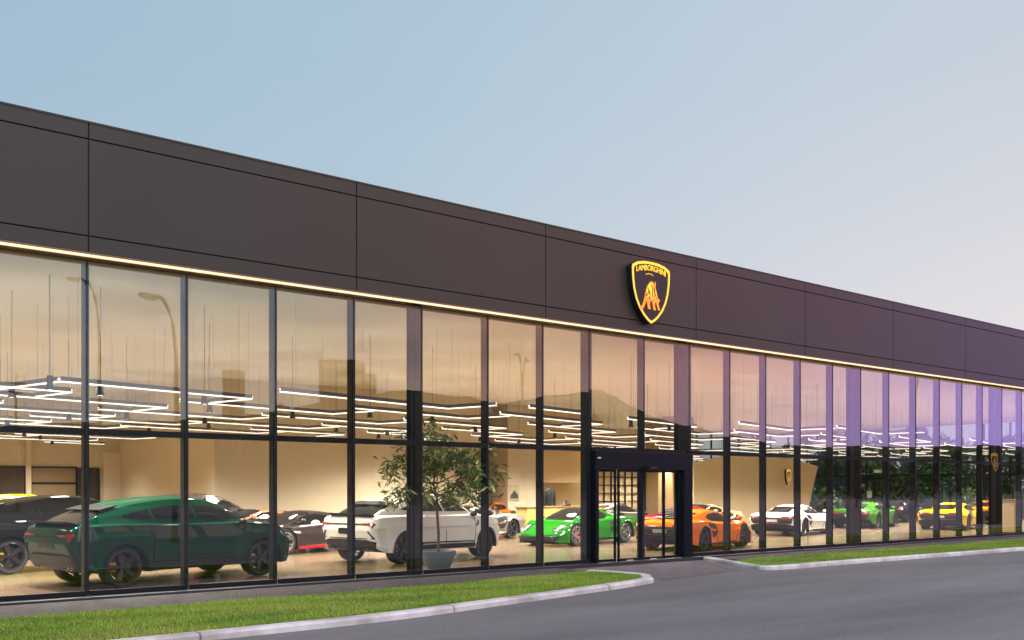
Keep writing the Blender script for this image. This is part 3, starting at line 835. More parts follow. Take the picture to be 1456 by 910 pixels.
        for sg in (1, -1):
            m_ = (lambda p: p) if sg > 0 else mir
            patches('tail_light', bv, [(m_([(.38, .74), (.82, .75), (.84, .70), (.66, .66), (.40, .69)]), 'B')], TAIL, C, .010, 2)
            patches('headlight', bv, [(([(1.62, sg * .56), (2.0, sg * .46), (2.06, sg * .60), (1.86, sg * .78), (1.60, sg * .78)]), 'T')], TRIM, C, .005, 3)
            for q_ in (.0, .11, .22):
                patches('headlight_lens', bv, [([(1.70 + q_, sg * (.60 - .02 * q_)), (1.78 + q_, sg * (.58 - .1 * q_)), (1.80 + q_, sg * (.70 - .2 * q_)), (1.72 + q_, sg * (.72 - .1 * q_))], 'T')], HEAD, C, .011, 1)
            patches('front_intake', bv, [(m_([(.26, .34), (.74, .38), (.80, .30), (.70, .16), (.30, .16)]), 'F')], MESHG, C, .007, 2)
        for dr in 'LR':
            patches('side_intake', bv, [([(-.52, .74), (-.95, .82), (-1.02, .70), (-.80, .40), (-.62, .36), (-.46, .50)], dr)], MESHG, C, .006, 2)
            patches('side_skirt', bv, [([(-.90, .15), (.90, .14), (.88, .20), (-.88, .22)], dr)], skirt or TRIM, C, .014, 2)
        patches('rear_grille', bv, [([(-.84, .69), (-.40, .70), (.40, .70), (.84, .69), (.74, .475), (-.74, .475)], 'B')], MESHG, C, .008, 3)
        patches('rear_diffuser', bv, [([(-.86, .40), (-.60, .462), (.60, .462), (.86, .40), (.80, .21), (-.80, .21)], 'B')], TRIM, C, .012, 3)
        patches('licence_plate', bv, [([(-.22, .53), (.22, .53), (.22, .62), (-.22, .62)], 'B')], PLATE if detail > 1 else TRIM, C, .018, 1)
        patches('front_grille', bv, [([(-.24, .30), (.24, .30), (.26, .16), (-.26, .16)], 'F')], MESHG, C, .007, 2)
        bm = bmesh.new()
        for yy in (-.12, .12):
            lathe(bm, [(.05, -.06), (.06, -.06), (.06, .12), (.05, .12)], 20, Matrix.Translation((-2.16, yy, .47)) @ Matrix.Rotation(R(90), 4, 'Y'), closed=True)
        fix(bm); meshobj('exhaust_tips', bm, CHROME, C, smooth=40)
        bm = bmesh.new()       # front splitter
        prism(bm, [(2.16, .09), (1.75, .09), (1.75, .12), (2.20, .115)], -.80, .80); fix(bm); meshobj('front_splitter', bm, TRIM, C)
        for k in range(4):       # engine cover slats
            bm = bmesh.new(); x = -.88 - k * .2; zt_ = sinterp(s['G'], x, .1) + .012
            box(bm, x - .075, x + .075, -.40 + k * .03, .40 - k * .03, zt_ - .012, zt_ + .010, M=Matrix.Translation((x, 0, zt_)) @ Matrix.Rotation(R(-8), 4, 'Y') @ Matrix.Translation((-x, 0, -zt_)))
            fix(bm); meshobj('engine_cover_slat', bm, TRIM, C)
        my, mz, mxx = .99, .90, .78
    for sg in (1, -1):
        bm = bmesh.new(); M = Matrix.Translation((mxx, sg * my, mz)) @ Matrix.Diagonal((.07, .10, .06, 1))
        bmesh.ops.create_uvsphere(bm, u_segments=14, v_segments=8, radius=1, matrix=M)
        o = meshobj('mirror', bm, pm if not suv else TRIM, C, smooth=60)
        bm = bmesh.new(); tube(bm, [(mxx, sg * my, mz - .02), (mxx + .05, sg * (my - .20), mz - .06)], [.022, .03], 6); fix(bm)
        meshobj('mirror_arm', bm, TRIM, o)
    return C

def center_from(pxa, pya, heading_deg, kind, which='rear', side=-1):
    """ground pixel of one wheel -> centre of the car"""
    s = SUV if kind == 'suv' else SPORT
    p = gp(pxa, pya); h = R(heading_deg)
    lx_ = (-1 if which == 'rear' else 1) * s['wb'] / 2; ly_ = side * (s['track'] - .06)
    return Vector((p.x - (lx_ * math.cos(h) - ly_ * math.sin(h)), p.y - (lx_ * math.sin(h) + ly_ * math.cos(h)), 0)), h

GREEN = paint('dark_green', (4, 56, 40), rough=.3)
WHITE = paint('white', (240, 234, 218))
BLACKP = paint('black', (14, 15, 18))
YELLOW = paint('yellow', (250, 196, 6))
LIME = paint('bright_green', (24, 112, 16))
ORANGE = paint('orange', (250, 118, 2))
SILVER = paint('silver', (150, 146, 138), metal=.6)
REDP = paint('red', (190, 24, 20))
CHAR = paint('charcoal', (58, 50, 48), metal=.4)
COPPER = paint('copper', (150, 88, 60), metal=.4)
PGREEN = paint('pale_green', (56, 118, 30))
REDTRIM = mat('red_trim', srgb(200, 20, 24), .3)

def put(kind, px, py, hd, pm, label, which='rear', side=-1, **k):
    c, h = center_from(px, py, hd, kind, which, side)
    return car(kind, c, h, pm, label, cat=('suv' if kind == 'suv' else 'sports car'), **k)
put('suv', 174, 836.5, 14.5, GREEN, 'dark green coupe SUV with black wheels, nearest the glass on the left')
put('suv', 572, 802.5, 15, WHITE, 'white coupe SUV with black wheels behind the potted tree')
put('suv', 14, 817, 14.5, BLACKP, 'black SUV behind the tail of the dark green SUV, cut by the left edge')
put('suv', -40, 800, 14.5, YELLOW, 'yellow SUV whose roof shows above the black SUV at far left')
put('suv', 235, 783, 15, CHAR, 'charcoal SUV whose roof shows over the dark green SUV roof')
put('sport', 405, 789.5, 195, CHAR, 'dark sports car with a red side skirt and silver wheels left of the white SUV', which='front', side=1, rimm=RIMS, style=1, skirt=REDTRIM)
put('sport', 338, 782, 195, COPPER, 'copper brown sports car behind the bonnet of the dark green SUV', which='front', side=1, rimm=RIMS, style=1)
put('sport', 819, 777, 191, LIME, 'bright green sports car facing left with silver wheels, left of the sliding doors', which='front', side=1, rimm=RIMS, style=1)
put('sport', 998.5, 784, 13, ORANGE, 'orange sports car seen from behind through the sliding doors')
put('sport', 727, 766, 195, SILVER, 'silver sports car partly hidden behind the front of the white SUV', which='rear', side=1, rimm=RIMB)
put('sport', 690, 752, 195, ORANGE, 'red orange sports car behind the silver one beside the wall pillar', which='front', side=1)
put('sport', 985, 771, 15, REDP, 'red sports car just behind the tail of the orange one')
put('sport', 872, 757, 15, SILVER, 'silver grey sports car in front of the gridded window')
put('sport', 1045, 757, 195, paint('cream', (222, 206, 150)), 'cream sports car whose roof shows above the orange car', which='rear', side=1)
put('sport', 1141.5, 762.5, 15, WHITE, 'white sports car seen from behind in front of the beige emblem wall')
put('sport', 1246, 751.5, 14, PGREEN, 'pale green sports car between the white and the yellow sports cars')
put('sport', 1291, 743, 14, BLACKP, 'black sports car behind, right of the pale green sports car')
put('sport', 1374, 754, 13, YELLOW, 'yellow sports car with black tail at the right')
put('sport', 1424, 746, 14, ORANGE, 'orange sports car beside the cream stand at far right')

# ------------------------------------------------------------------ ceiling lights
GA = R(15)
gu = Vector((math.cos(GA), math.sin(GA), 0)); gv = Vector((-math.sin(GA), math.cos(GA), 0))
org = gp(85, 542, 3.7)
def okpt(p):
    if p.x < XL + .6 or p.x > XR - .6 or p.y < .7 or p.y > BW - .6: return False
    if BXa - .3 < p.x < BXb + .3 and p.y > 15.7: return False
    if p.y > 17.5 and pa - .3 < p.x < pb + .3: return False
    if p.y > 19.7 and wp(764, 20).x - .2 < p.x < wp(848, 20).x + .3: return False
    return True
def fixture(a, b, c=None):
    """one L shaped run of tube light: from a to b, then on to c"""
    T_ = empty('linear_light', (a.x, a.y, 3.70))
    tag(T_, 'slim glowing linear light bar hung on thin cables above the cars', 'ceiling light', 'linear lights hung from the showroom ceiling')
    o = Vector((a.x, a.y, 0))
    def bar(p, q):
        d = (q - p); L = d.length; an = math.atan2(d.y, d.x)
        M = Matrix.Translation(p - o) @ Matrix.Rotation(an, 4, 'Z')
        bm = bmesh.new(); box(bm, .02, L, -.011, .011, -.018, .008, M=M); fix(bm); meshobj('light_tube', bm, TUBE, T_)
        bm = bmesh.new(); box(bm, .02, L, -.030, .030, .0135, .035, M=M); box(bm, .02, L, -.030, -.025, .0355, .085, M=M); box(bm, .02, L, .025, .030, .0355, .085, M=M); fix(bm); meshobj('housing', bm, mat('housing_grey', (.16, .15, .14), .5), T_)  # raised side lips hide the added fill strip from view
        bm = bmesh.new(); box(bm, .03, L - .01, -.022, .022, .036, .040, M=M); fix(bm); meshobj('ceiling_fill_strip', bm, CEILFILL, T_)  # unseen glowing strip added on top to brighten the ceiling
        for t in (.08, .92):
            u = (p - o) + d * t
            bm = bmesh.new(); tube(bm, [(u.x, u.y, .03), (u.x, u.y, 1.92)], .0025, 5); meshobj('cable', bm, CABLE, T_)
    bar(a, b)
    if c is not None: bar(b, c)
SPOTL = bpy.data.lights.new('spot_beam', 'SPOT'); SPOTL.energy = 1080; SPOTL.color = (1, .94, .83); SPOTL.spot_size = R(150); SPOTL.spot_blend = 1; SPOTL.shadow_soft_size = .3
def spot(p, z=3.55):
    S_ = empty('pendant_spotlight', (p.x, p.y, z))
    tag(S_, 'small dark spotlight can hung among the linear lights', 'spotlight', 'spotlights hung from the showroom ceiling')
    bm = bmesh.new(); lathe(bm, [(.001, .26), (.05, .26), (.055, .24), (.055, .10), (.075, .02), (.075, 0)], 16); fix(bm); meshobj('spot_housing', bm, CAN, S_, smooth=40)
    bm = bmesh.new(); lathe(bm, [(.001, .012), (.068, .010)], 16); meshobj('lens', bm, LENS, S_)
    bm = bmesh.new(); tube(bm, [(0, 0, .26), (0, 0, 5.62 - z)], .006, 5); meshobj('cable', bm, CABLE, S_)
    lo = bpy.data.objects.new('lamp_beam', SPOTL); link(lo, S_); lo.location = (0, 0, -.03)
def spotok(p):
    if not all(okpt(p + Vector(d)) for d in ((2, 0, 0), (-2, 0, 0), (0, 2, 0), (0, -2, 0), (0, 0, 0))): return False
    e = Vector((math.cos(R(17)), math.sin(R(17)), 0)); q0 = Vector((wp(987, 10.2).x, 10.2, 0)); v = p - q0; v.z = 0
    return not (-2 < v.dot(e) < 22 and abs(v.dot(Vector((-e.y, e.x, 0)))) < 1.7)
rng = random.Random(3)
nf = 0
PU, PV = 7.0, 1.7
for j in range(-8, 16):
    for i in range(-4, 9):
        u0 = i * PU + (j % 2) * PU * .5; v0 = j * PV
        a = org + gu * u0 + gv * v0
        long_ = PU * .62 + rng.uniform(-.5, .7)
        b = a + gu * long_; c = b - gv * 1.5 if (i + j) % 2 else b + gv * 1.5
        cc = a + gv * 1.9
        a.z = b.z = c.z = 0
        if okpt(a) and okpt(b) and okpt(c): fixture(c, b, a); nf += 1
        elif okpt(a) and okpt(b): fixture(a, b); nf += 1
        elif okpt(a) and okpt(a + gu * 2.6): fixture(a, a + gu * 2.6); nf += 1
        elif okpt(b) and okpt(b - gu * 2.6): fixture(b, b - gu * 2.6); nf += 1
        for t in (.25, .8):
            q = a + gu * long_ * t + gv * .5
            if spotok(q) and (i * 3 + j * 5 + int(t * 10)) % 3: spot(Vector((q.x, q.y, 0)))
# the run visible at the front left, angled back from its corner
fixture(Vector((org.x, org.y, 0)), Vector((org.x, org.y, 0)) + gv * 4.6 - gu * .1)
spot(Vector((org.x - .12, org.y + .2, 0)))
print('fixtures', nf)

# ------------------------------------------------------------------ potted tree
tp = gp(632, 812.5)
T = empty('potted_tree', (tp.x, tp.y + .25, .009)); tag(T, 'slender green tree in a grey bowl planter just inside the glass', 'potted tree')
bm = bmesh.new(); lathe(bm, [(.001, 0), (.22, 0), (.24, .02), (.33, .20), (.40, .40), (.405, .43), (.375, .43), (.36, .38), (.001, .37)], 40); fix(bm)
meshobj('planter', bm, mat('planter_grey', srgb(104, 112, 120), .5), T, smooth=40)
BARK = mat('bark', srgb(96, 78, 52), .9, noise=(8, .3, 4))
rng = random.Random(8)
bm = bmesh.new()
trunk = [(0, 0, .36), (.01, .0, .8), (-.01, .02, 1.2), (-.03, .0, 1.55), (-.10, .02, 1.85)]
tube(bm, trunk, [.035, .030, .028, .026, .022], 8)
tips = []
def limb(p, d, L, r, lev):
    pts = [p]; q = p.copy()
    for k in range(5):
        d = (d + Vector((rng.gauss(0, .16), rng.gauss(0, .16), rng.gauss(0, .08) - .05 * lev))).normalized(); q = q + d * L / 5; pts.append(q.copy())
    tube(bm, pts, [r * (1 - .15 * k) for k in range(6)], 5)
    if lev < 2:
        for k in range(3 if lev == 0 else 3):
            t = pts[2 + k] ; dd = (d + Vector((rng.gauss(0, .8), rng.gauss(0, .8), rng.gauss(.0, .35)))).normalized()
            limb(t, dd, L * .62, r * .6, lev + 1)
    else: tips.extend(pts[1:])
    if lev == 1: tips.extend(pts[3:])
for a in range(9):
    an = a * 6.283 / 9 + rng.uniform(-.3, .3)
    z0 = rng.uniform(1.45, 1.9)
    limb(Vector((-.03, 0, z0)), Vector((math.cos(an) * .9, math.sin(an) * .9, rng.uniform(.3, 1.3))).normalized(), rng.uniform(.85, 1.3), .016, 0)
limb(Vector((-.1, .02, 1.85)), Vector((.1, 0, 1)), 1.1, .02, 0)
fix(bm); meshobj('trunk', bm, BARK, T, smooth=50)
vs, fs, mi = [], [], []
for p in tips:
    for k in range(rng.randint(5, 8)):
        c = p + Vector((rng.gauss(0, .07), rng.gauss(0, .07), rng.gauss(-.02, .07)))
        if c.z > 3.35: continue
        d = Vector((rng.gauss(0, 1), rng.gauss(0, 1), rng.gauss(-.7, .6))).normalized(); L = rng.uniform(.12, .24); w = L * .115
        n = d.cross(Vector((rng.gauss(0, 1), rng.gauss(0, 1), rng.gauss(0, 1)))).normalized() * w
        b = len(vs); m1 = c + d * L * .5
        vs += [c, m1 + n + Vector((0, 0, .004)), c + d * L, m1 - n]
        fs += [(b, b + 1, b + 2, b + 3)]; mi.append(rng.choice((0, 0, 1, 2)))
me = bpy.data.meshes.new('crown'); me.from_pydata([tuple(v) for v in vs], [], fs)
for m_ in (mat('leaf_dark', srgb(88, 108, 50), .5), mat('leaf_mid', srgb(134, 148, 72), .5), mat('leaf_light', srgb(196, 188, 104), .5)): me.materials.append(m_)
me.polygons.foreach_set('material_index', mi)
link(bpy.data.objects.new('crown', me), T)

# ------------------------------------------------------------------ showroom furniture
# angled emblem wall
ea, eb = Vector((wp(987, 10.2).x, 10.2, 0)), None
dA = Vector((math.cos(R(17)), math.sin(R(17)), 0))
def on_line(px, P0, d):          # pixel column -> point on a vertical plane through P0 along d
    r = ray(px); det = r.x * (-d.y) - r.y * (-d.x)
    bx_, by_ = P0.x - CAM.x, P0.y - CAM.y
    t = (bx_ * (-d.y) - by_ * (-d.x)) / det
    return CAM + r * t, t
def lp(px, py):
    p, t = on_line(px, ea, dA); return ((p - ea).dot(dA), CAM.z + (HY - py) / F * t)
EW = empty('emblem_wall', ea, R(17)); tag(EW, 'angular beige display wall with a small shield emblem behind the white sports car', 'display wall')
bm = bmesh.new()
pl = [lp(987, 661), lp(1046, 647), lp(1120, 651), lp(1163, 663), lp(1151, 716)]
pl = pl + [(pl[-1][0] - .3, .01), (0, .01)]
prism(bm, pl, 0, .5); fix(bm); meshobj('wall_panel', bm, WALL2, EW)
q = lp(1118, 678)
sg_ = empty('shield', (0, 0, 0), 0, EW)
emblem(sg_, Matrix.Translation((q[0], -.12, q[1])), .62, .80, .11)

# framed poster on the pillar
a, b = wp(724, pY - .04, 689), wp(738, pY - .04, 711)
Fp = empty('framed_poster', (a.x, pY - .045, b.z)); tag(Fp, 'pale framed poster with a dark silhouette on the beige pillar', 'poster')
w_, h_ = b.x - a.x, a.z - b.z
bx('poster_sheet', (0, w_, 0, .02, 0, h_), mat('poster_paper', srgb(200, 180, 150), .6), Fp)
bm = bmesh.new(); prism(bm, [(w_ * x, h_ * z) for x, z in ((.12, .1), (.92, .1), (.88, .35), (.66, .52), (.62, .62), (.42, .60), (.30, .42), (.14, .34))], -.006, -.001); fix(bm)
meshobj('printed_shape', bm, mat('poster_ink', srgb(62, 66, 64), .6), Fp)
# jacket on a stand
mp_ = zp(781, 41.0); J = empty('clothes_stand', (mp_.x, mp_.y, .01)); tag(J, 'black jacket on a display stand in front of the beige back wall', 'clothes display')
bm = bmesh.new(); lathe(bm, [(.001, .0), (.20, 0), (.20, .02), (.02, .03), (.02, 1.1), (.001, 1.1)], 20); fix(bm); meshobj('stand', bm, CHROME, J, smooth=40)
bm = bmesh.new(); rings = []
for z, rx, ry in ((1.02, .21, .13), (1.1, .22, .14), (1.3, .21, .14), (1.5, .23, .15), (1.66, .25, .13), (1.73, .20, .11), (1.78, .09, .08), (1.84, .085, .08), (1.92, .03, .03)):
    rings.append([bm.verts.new((rx * math.cos(2 * math.pi * k / 20), ry * math.sin(2 * math.pi * k / 20), z)) for k in range(20)])
for a, b in zip(rings, rings[1:]):
    for k in range(20): bm.faces.new((a[k], a[(k + 1) % 20], b[(k + 1) % 20], b[k]))
bm.faces.new(rings[0]); bm.faces.new(rings[-1])
for sgn in (1, -1): tube(bm, [(sgn * .22, 0, 1.68), (sgn * .29, .0, 1.45), (sgn * .30, -.02, 1.2), (sgn * .28, -.04, 1.0)], [.075, .065, .055, .045], 10)
fix(bm); meshobj('jacket', bm, mat('jacket_black', (.015, .015, .017), .8), J, smooth=60)
# cream counter with small dark bag
cp = zp(800, 36.5)
K = empty('low_counter', (cp.x, cp.y, .01), R(5)); tag(K, 'low cream display counter behind the bright green sports car', 'counter')
bx('counter_body', (-2.2, 2.2, -.3, .3, 0, 1.05), mat('counter_cream', srgb(196, 172, 96), .6), K, .01)
bx('counter_top', (-2.25, 2.25, -.34, .34, 1.051, 1.09), mat('counter_wood', srgb(150, 112, 60), .5), K, .008)
hb = bpy.data.objects.new; 
bm = bmesh.new(); lathe(bm, [(.001, 0), (.16, 0), (.19, .05), (.15, .11), (.05, .14), (.05, .20), (.001, .21)], 20); fix(bm)
o = meshobj('dark_bowl', bm, mat('ceramic_dark', srgb(60, 40, 36), .3), None, (cp.x + .4, cp.y + .0, 1.101), smooth=50)
o.location = (cp.x + .2, cp.y, 1.10); tag(o, 'small dark lidded pot on top of the cream counter', 'pot')
# monitor on a desk behind the green SUV bonnet
dp = zp(318, 27.0)
D = empty('service_desk', (dp.x, dp.y, .01), R(15)); tag(D, 'narrow dark desk behind the dark green SUV bonnet near the beige wall', 'desk')
bx('desk_top', (-.5, .5, -.3, .3, .95, .99), TRIM, D, .006)
for x in (-.46, .46): bx('leg', (x - .025, x + .025, -.26, .26, 0, .948), TRIM, D)
Mn = empty('monitor', (dp.x, dp.y, 1.0), R(15)); tag(Mn, 'black computer monitor seen above the dark green SUV bonnet', 'monitor')
bx('screen', (-.20, .22, -.02, .02, .08, .42), mat('screen_dark', (.02, .022, .025), .15), Mn, .008)
bx('stand', (-.08, .08, -.08, .08, 0, .015), TRIM, Mn); bx('neck', (-.02, .02, -.005, .035, .0155, .09), TRIM, Mn)
# cream info stand right
ip = zp(1435, 37.5)
I = empty('info_stand', (ip.x, ip.y, .01), R(15)); tag(I, 'tall cream wooden info stand at the far right behind the glass', 'stand')
bx('cabinet', (-.42, .42, -.25, .25, 0.04, 1.30), mat('stand_cream', srgb(226, 190, 130), .6), I, .012)
bx('plinth', (-.38, .38, -.22, .22, 0, .039), TRIM, I)
bx('top', (-.45, .45, -.28, .28, 1.301, 1.33), mat('counter_wood', (.3, .2, .1), .5), I, .006)
# indoor plant right of the emblem wall
def leafy(name, loc, h, r, n, label, cat, mats, pot=True, seed=1, group=None, trunk=True, leaf=.22):
    Rg = random.Random(seed); E_ = empty(name, loc); tag(E_, label, cat, group)
    if pot:
        bm = bmesh.new(); lathe(bm, [(.001, 0), (.2, 0), (.27, .45), (.24, .45), (.001, .42)], 24); fix(bm); meshobj('pot', bm, MATS['planter_grey'], E_, smooth=40)
    if trunk:
        bm = bmesh.new(); tube(bm, [(0, 0, 0), (Rg.gauss(0, .02) * h, 0, h * .3), (Rg.gauss(0, .03) * h, Rg.gauss(0, .02) * h, h * .75)], [h * .022, h * .017, h * .006], 8)
        for k in range(7):
            z = h * Rg.uniform(.3, .65); a = Rg.uniform(0, 6.28)
            tube(bm, [(0, 0, z), (math.cos(a) * r * .4, math.sin(a) * r * .4, z + h * .1), (math.cos(a) * r * .75, math.sin(a) * r * .75, z + h * .2)], [h * .010, h * .006, h * .002], 5)
        fix(bm); meshobj('trunk', bm, BARK, E_, smooth=50)
    cl = []
    for k in range(26):
        a = Rg.uniform(0, 6.28); q_ = Rg.random() ** .5; z = Rg.uniform(.25 if trunk else .15, .92)
        rr = r * q_ * math.sin(math.pi * (z * .85 + .1)) ** .6
        cl.append((Vector((math.cos(a) * rr, math.sin(a) * rr, z * h)), r * Rg.uniform(.16, .34)))
    vs, fs, mi = [], [], []
    for k in range(n):
        c, cr_ = Rg.choice(cl); dn = Vector((Rg.gauss(0, 1), Rg.gauss(0, 1), Rg.gauss(0, .8))).normalized()
        p = c + dn * cr_ * (Rg.random() ** .4) ; u = Vector((Rg.gauss(0, 1), Rg.gauss(0, 1), Rg.gauss(0, 1))).normalized(); w = u.cross(dn)
        if w.length < .05: continue
        w = w.normalized() * leaf * Rg.uniform(.3, .6); u = u * leaf * Rg.uniform(.6, 1.1); b = len(vs)
        vs += [p - u, p + w, p + u, p - w]; fs.append((b, b + 1, b + 2, b + 3)); mi.append(Rg.randrange(len(mats)))
    me = bpy.data.meshes.new('crown'); me.from_pydata([tuple(v) for v in vs], [], fs)
    for m_ in mats: me.materials.append(m_)
    me.polygons.foreach_set('material_index', mi); link(bpy.data.objects.new('crown', me), E_)
    return E_
LEAFP = [mat('plant_dark', srgb(34, 60, 28), .5), mat('plant_mid', srgb(60, 96, 44), .5)]
p_ = zp(1172, 46); leafy('house_plant', (p_.x, p_.y, .01), 1.9, .75, 1500, 'bushy green house plant right of the beige emblem wall', 'house plant', LEAFP, True, 4, None, True, .12)
p_ = zp(1377, 47); leafy('house_plant', (p_.x, p_.y, .01), 1.9, .6, 900, 'bushy green house plant behind the yellow sports car', 'house plant', LEAFP, True, 5, None, True, .12)
# exit sign and notice near the far door in the end wall
def endp(px, py):
    r = ray(px, py); t = (XR - .1 - CAM.x) / r.x; return CAM + r * t
e_ = endp(1248, 670)
ES = empty('exit_sign', (XR - .14, e_.y, e_.z)); tag(ES, 'small green lit exit sign above the far door', 'sign')
bx('sign_box', (0, .05, -.28, .28, -.11, .11), mat('exit_box', (.6, .65, .6), .5), ES)
tb = text_bm('EXIT', .17, .003)
for v in tb.verts: v.co = Vector((-.004 - v.co.z, -v.co.x, v.co.y - .06))
fix(tb); meshobj('sign_lettering', tb, mat('exit_green', (.05, .5, .25), .5, emit=(.1, .8, .4), es=1.2), ES)
dcy = endp(1243, 700).y
DR = empty('rear_door', (XR - .12, dcy, .01), 0, B)
bm = bmesh.new(); box(bm, 0, .05, -1.05, -.92, 0, 2.5); box(bm, 0, .05, .92, 1.05, 0, 2.5); box(bm, 0, .05, -.92, .92, 2.3, 2.5); box(bm, 0, .05, -.05, .05, 0, 2.3); fix(bm); meshobj('door_frame', bm, BLACKM, DR)
bx('notice', (-.01, -.002, .15, .5, 1.15, 1.6), mat('notice_paper', (.75, .75, .7), .7), DR)

# ------------------------------------------------------------------ outside, behind the camera and beyond: what the glass reflects
def mirror_pt(px, Z): p = zp(px, Z); return Vector((p.x, -p.y, 0))
POLEM = mat('lamp_pole', srgb(120, 112, 96), .5, .5)
HILL = mat('wooded_hill', srgb(62, 66, 58), .95, noise=(.02, .25, 5))
def lamp(px, Z, h, arm, twin, label, r=.11):
    p = mirror_pt(px, Z); L = empty('street_lamp', p, 0); tag(L, label, 'street lamp')
    L.rotation_euler = (0, 0, math.atan2(-RT.y, -RT.x))
    bm = bmesh.new(); tube(bm, [(0, 0, 0), (0, 0, .6), (0, 0, h * .72)], [r * 1.3, r, r * .8], 12); fix(bm); meshobj('pole', bm, POLEM, L, smooth=50)
    for sg in ((1, -1) if twin else (1,)):
        bm = bmesh.new()
        pts = [(0, 0, h * .72)] + [(sg * arm * (1 - math.cos(a)), 0, h * .72 + h * .27 * math.sin(a)) for a in [x * math.pi / 2 / 7 for x in range(1, 8)]]
        pts.append((sg * arm * 1.25, 0, h * .985)); tube(bm, pts, r * .62, 8); fix(bm); meshobj('arm', bm, POLEM, L, smooth=50)
        bm = bmesh.new(); bmesh.ops.create_uvsphere(bm, u_segments=14, v_segments=8, radius=1, matrix=Matrix.Translation((sg * arm * 1.5, 0, h * .975)) @ Matrix.Diagonal((.42, .16, .11, 1)))
        meshobj('lamp_head', bm, POLEM, L, smooth=60)
lamp(250, 30.5, 8.0, 1.0, False, 'tall curved street lamp mirrored in the second glass bay', .10)
lamp(140, 44, 11.6, 1.0, False, 'slim street lamp mirrored in the glass beside the curved one', .09)
lamp(744, 70, 11.8, 1.3, True, 'twin armed street lamp mirrored in the glass near the middle', .13)
lamp(1305, 62, 9.4, 2.0, False, 'street lamp with a long arm mirrored in the purple glass at right', .10)
p = mirror_pt(27, 78); UP = empty('utility_pole', p, math.atan2(RT.y, RT.x)); tag(UP, 'thin utility pole with two crossarms mirrored at the left edge of the glass', 'utility pole')
bm = bmesh.new(); tube(bm, [(0, 0, 0), (0, 0, 11.4)], [.16, .11], 10); fix(bm); meshobj('pole', bm, BARK, UP, smooth=50)
bx('crossarm', (-1.1, 1.1, -.17, -.05, 10.6, 10.75), BARK, UP); bx('crossarm', (-.8, .8, -.17, -.05, 9.8, 9.93), BARK, UP)
# hotel block and low blocks far behind
def block(px0, px1, Z, pytop, m, label, name='distant_building'):
    a, b = mirror_pt(px0, Z), mirror_pt(px1, Z); h = CAM.z + (HY - pytop) * Z / F
    d = (b - a); L = d.length; an = math.atan2(d.y, d.x)
    E_ = empty(name, (a.x, a.y, 0), an); tag(E_, label, 'building')
    bx('wall', (0, L, 0, -L * .6 if False else .001, 0, h), m, E_) if False else None
    bm = bmesh.new(); box(bm, 0, L, -L * .7, 0, 0, h); fix(bm); meshobj('wall', bm, m, E_)
    nfl = max(2, int(h / 3.4))
    for k in range(nfl):
        bm = bmesh.new(); z = 1.2 + k * 3.3
        if z + 1.5 > h: break
        nb = max(3, int(L / 3.5))
        for j in range(nb): box(bm, L * (j + .2) / nb, L * (j + .8) / nb, .01, .05, z, z + 1.5)
        fix(bm); meshobj('window_row', bm, mat('far_window', (.03, .035, .045), .2), E_)
BT = mat('far_block_tan', srgb(60, 52, 40), .9); BG = mat('far_block_grey', srgb(120, 116, 112), .9)
block(452, 512, 240, 513, BT, 'tan multi storey block mirrored in the upper glass', 'hotel_block')
block(505, 532, 235, 531, BT, 'lower tan block beside the multi storey one, mirrored in the glass')
block(312, 340, 300, 525, BG, 'grey tower block mirrored in the third glass bay')
def ridge(name, pts, Z, m, label=None):
    bm = bmesh.new(); top = []; bot = []; bk = []
    for px, py in pts:
        p = mirror_pt(px, Z); h = CAM.z + (HY - py) * Z / F; away = Vector((p.x, p.y - CAM.y, 0)).normalized()
        top.append(bm.verts.new((p.x, p.y, h))); bot.append(bm.verts.new((p.x - away.x * h * 1.5, p.y - away.y * h * 1.5, -.5))); bk.append(bm.verts.new((p.x + away.x * 120, p.y + away.y * 120, -.5)))
    for k in range(len(top) - 1):
        bm.faces.new((bot[k], bot[k + 1], top[k + 1], top[k])); bm.faces.new((top[k], top[k + 1], bk[k + 1], bk[k]))
    bmesh.ops.subdivide_edges(bm, edges=bm.edges[:], cuts=2, use_grid_fill=True)
    rg = random.Random(4)
    for v in bm.verts:
        if v.co.z > 5: v.co.z += rg.gauss(0, Z * .0012)
    fix(bm); o = meshobj(name, bm, m, smooth=60); tag(o, kind='structure'); return o
ridge('hills', [(-260, 590), (-100, 596), (0, 606), (60, 604), (121, 600), (200, 598), (260, 596), (330, 590), (390, 585), (440, 575), (500, 566), (560, 556), (600, 556), (640, 566), (690, 572), (740, 572), (790, 562), (840, 556), (870, 566), (900, 582), (940, 596), (980, 606), (1030, 622), (1100, 630), (1200, 634), (1300, 636), (1420, 634), (1600, 630), (1900, 620)], 520, HILL)
# trees along the far side of the street, reflected low in the glass
TL = [mat('tree_a', srgb(38, 52, 26), .8), mat('tree_b', srgb(52, 68, 34), .8)]
spots = [(430, 150, 15), (1175, 80, 4.6), (1215, 86, 5.2), (1260, 84, 4.4), (1310, 90, 5.0), (1350, 88, 5.6), (1395, 92, 4.9), (1440, 90, 5.5)]
desc = ['tall loose tree mirrored beside the tan block', 'round tree mirrored just right of the emblem wall', 'round tree mirrored over the pale green sports car', 'low tree mirrored over the black sports car', 'tree mirrored left of the yellow sports car', 'tallest tree mirrored over the yellow sports car', 'low tree mirrored behind the black pylon', 'tree mirrored at the right edge above the info stand']
for k, ((px, Z, h), dd) in enumerate(zip(spots, desc)):
    p = mirror_pt(px, Z); leafy('street_tree', p, h, h * .45, 1800, dd, 'tree', TL, False, 30 + k, 'trees mirrored in the glass', True, h * .045)
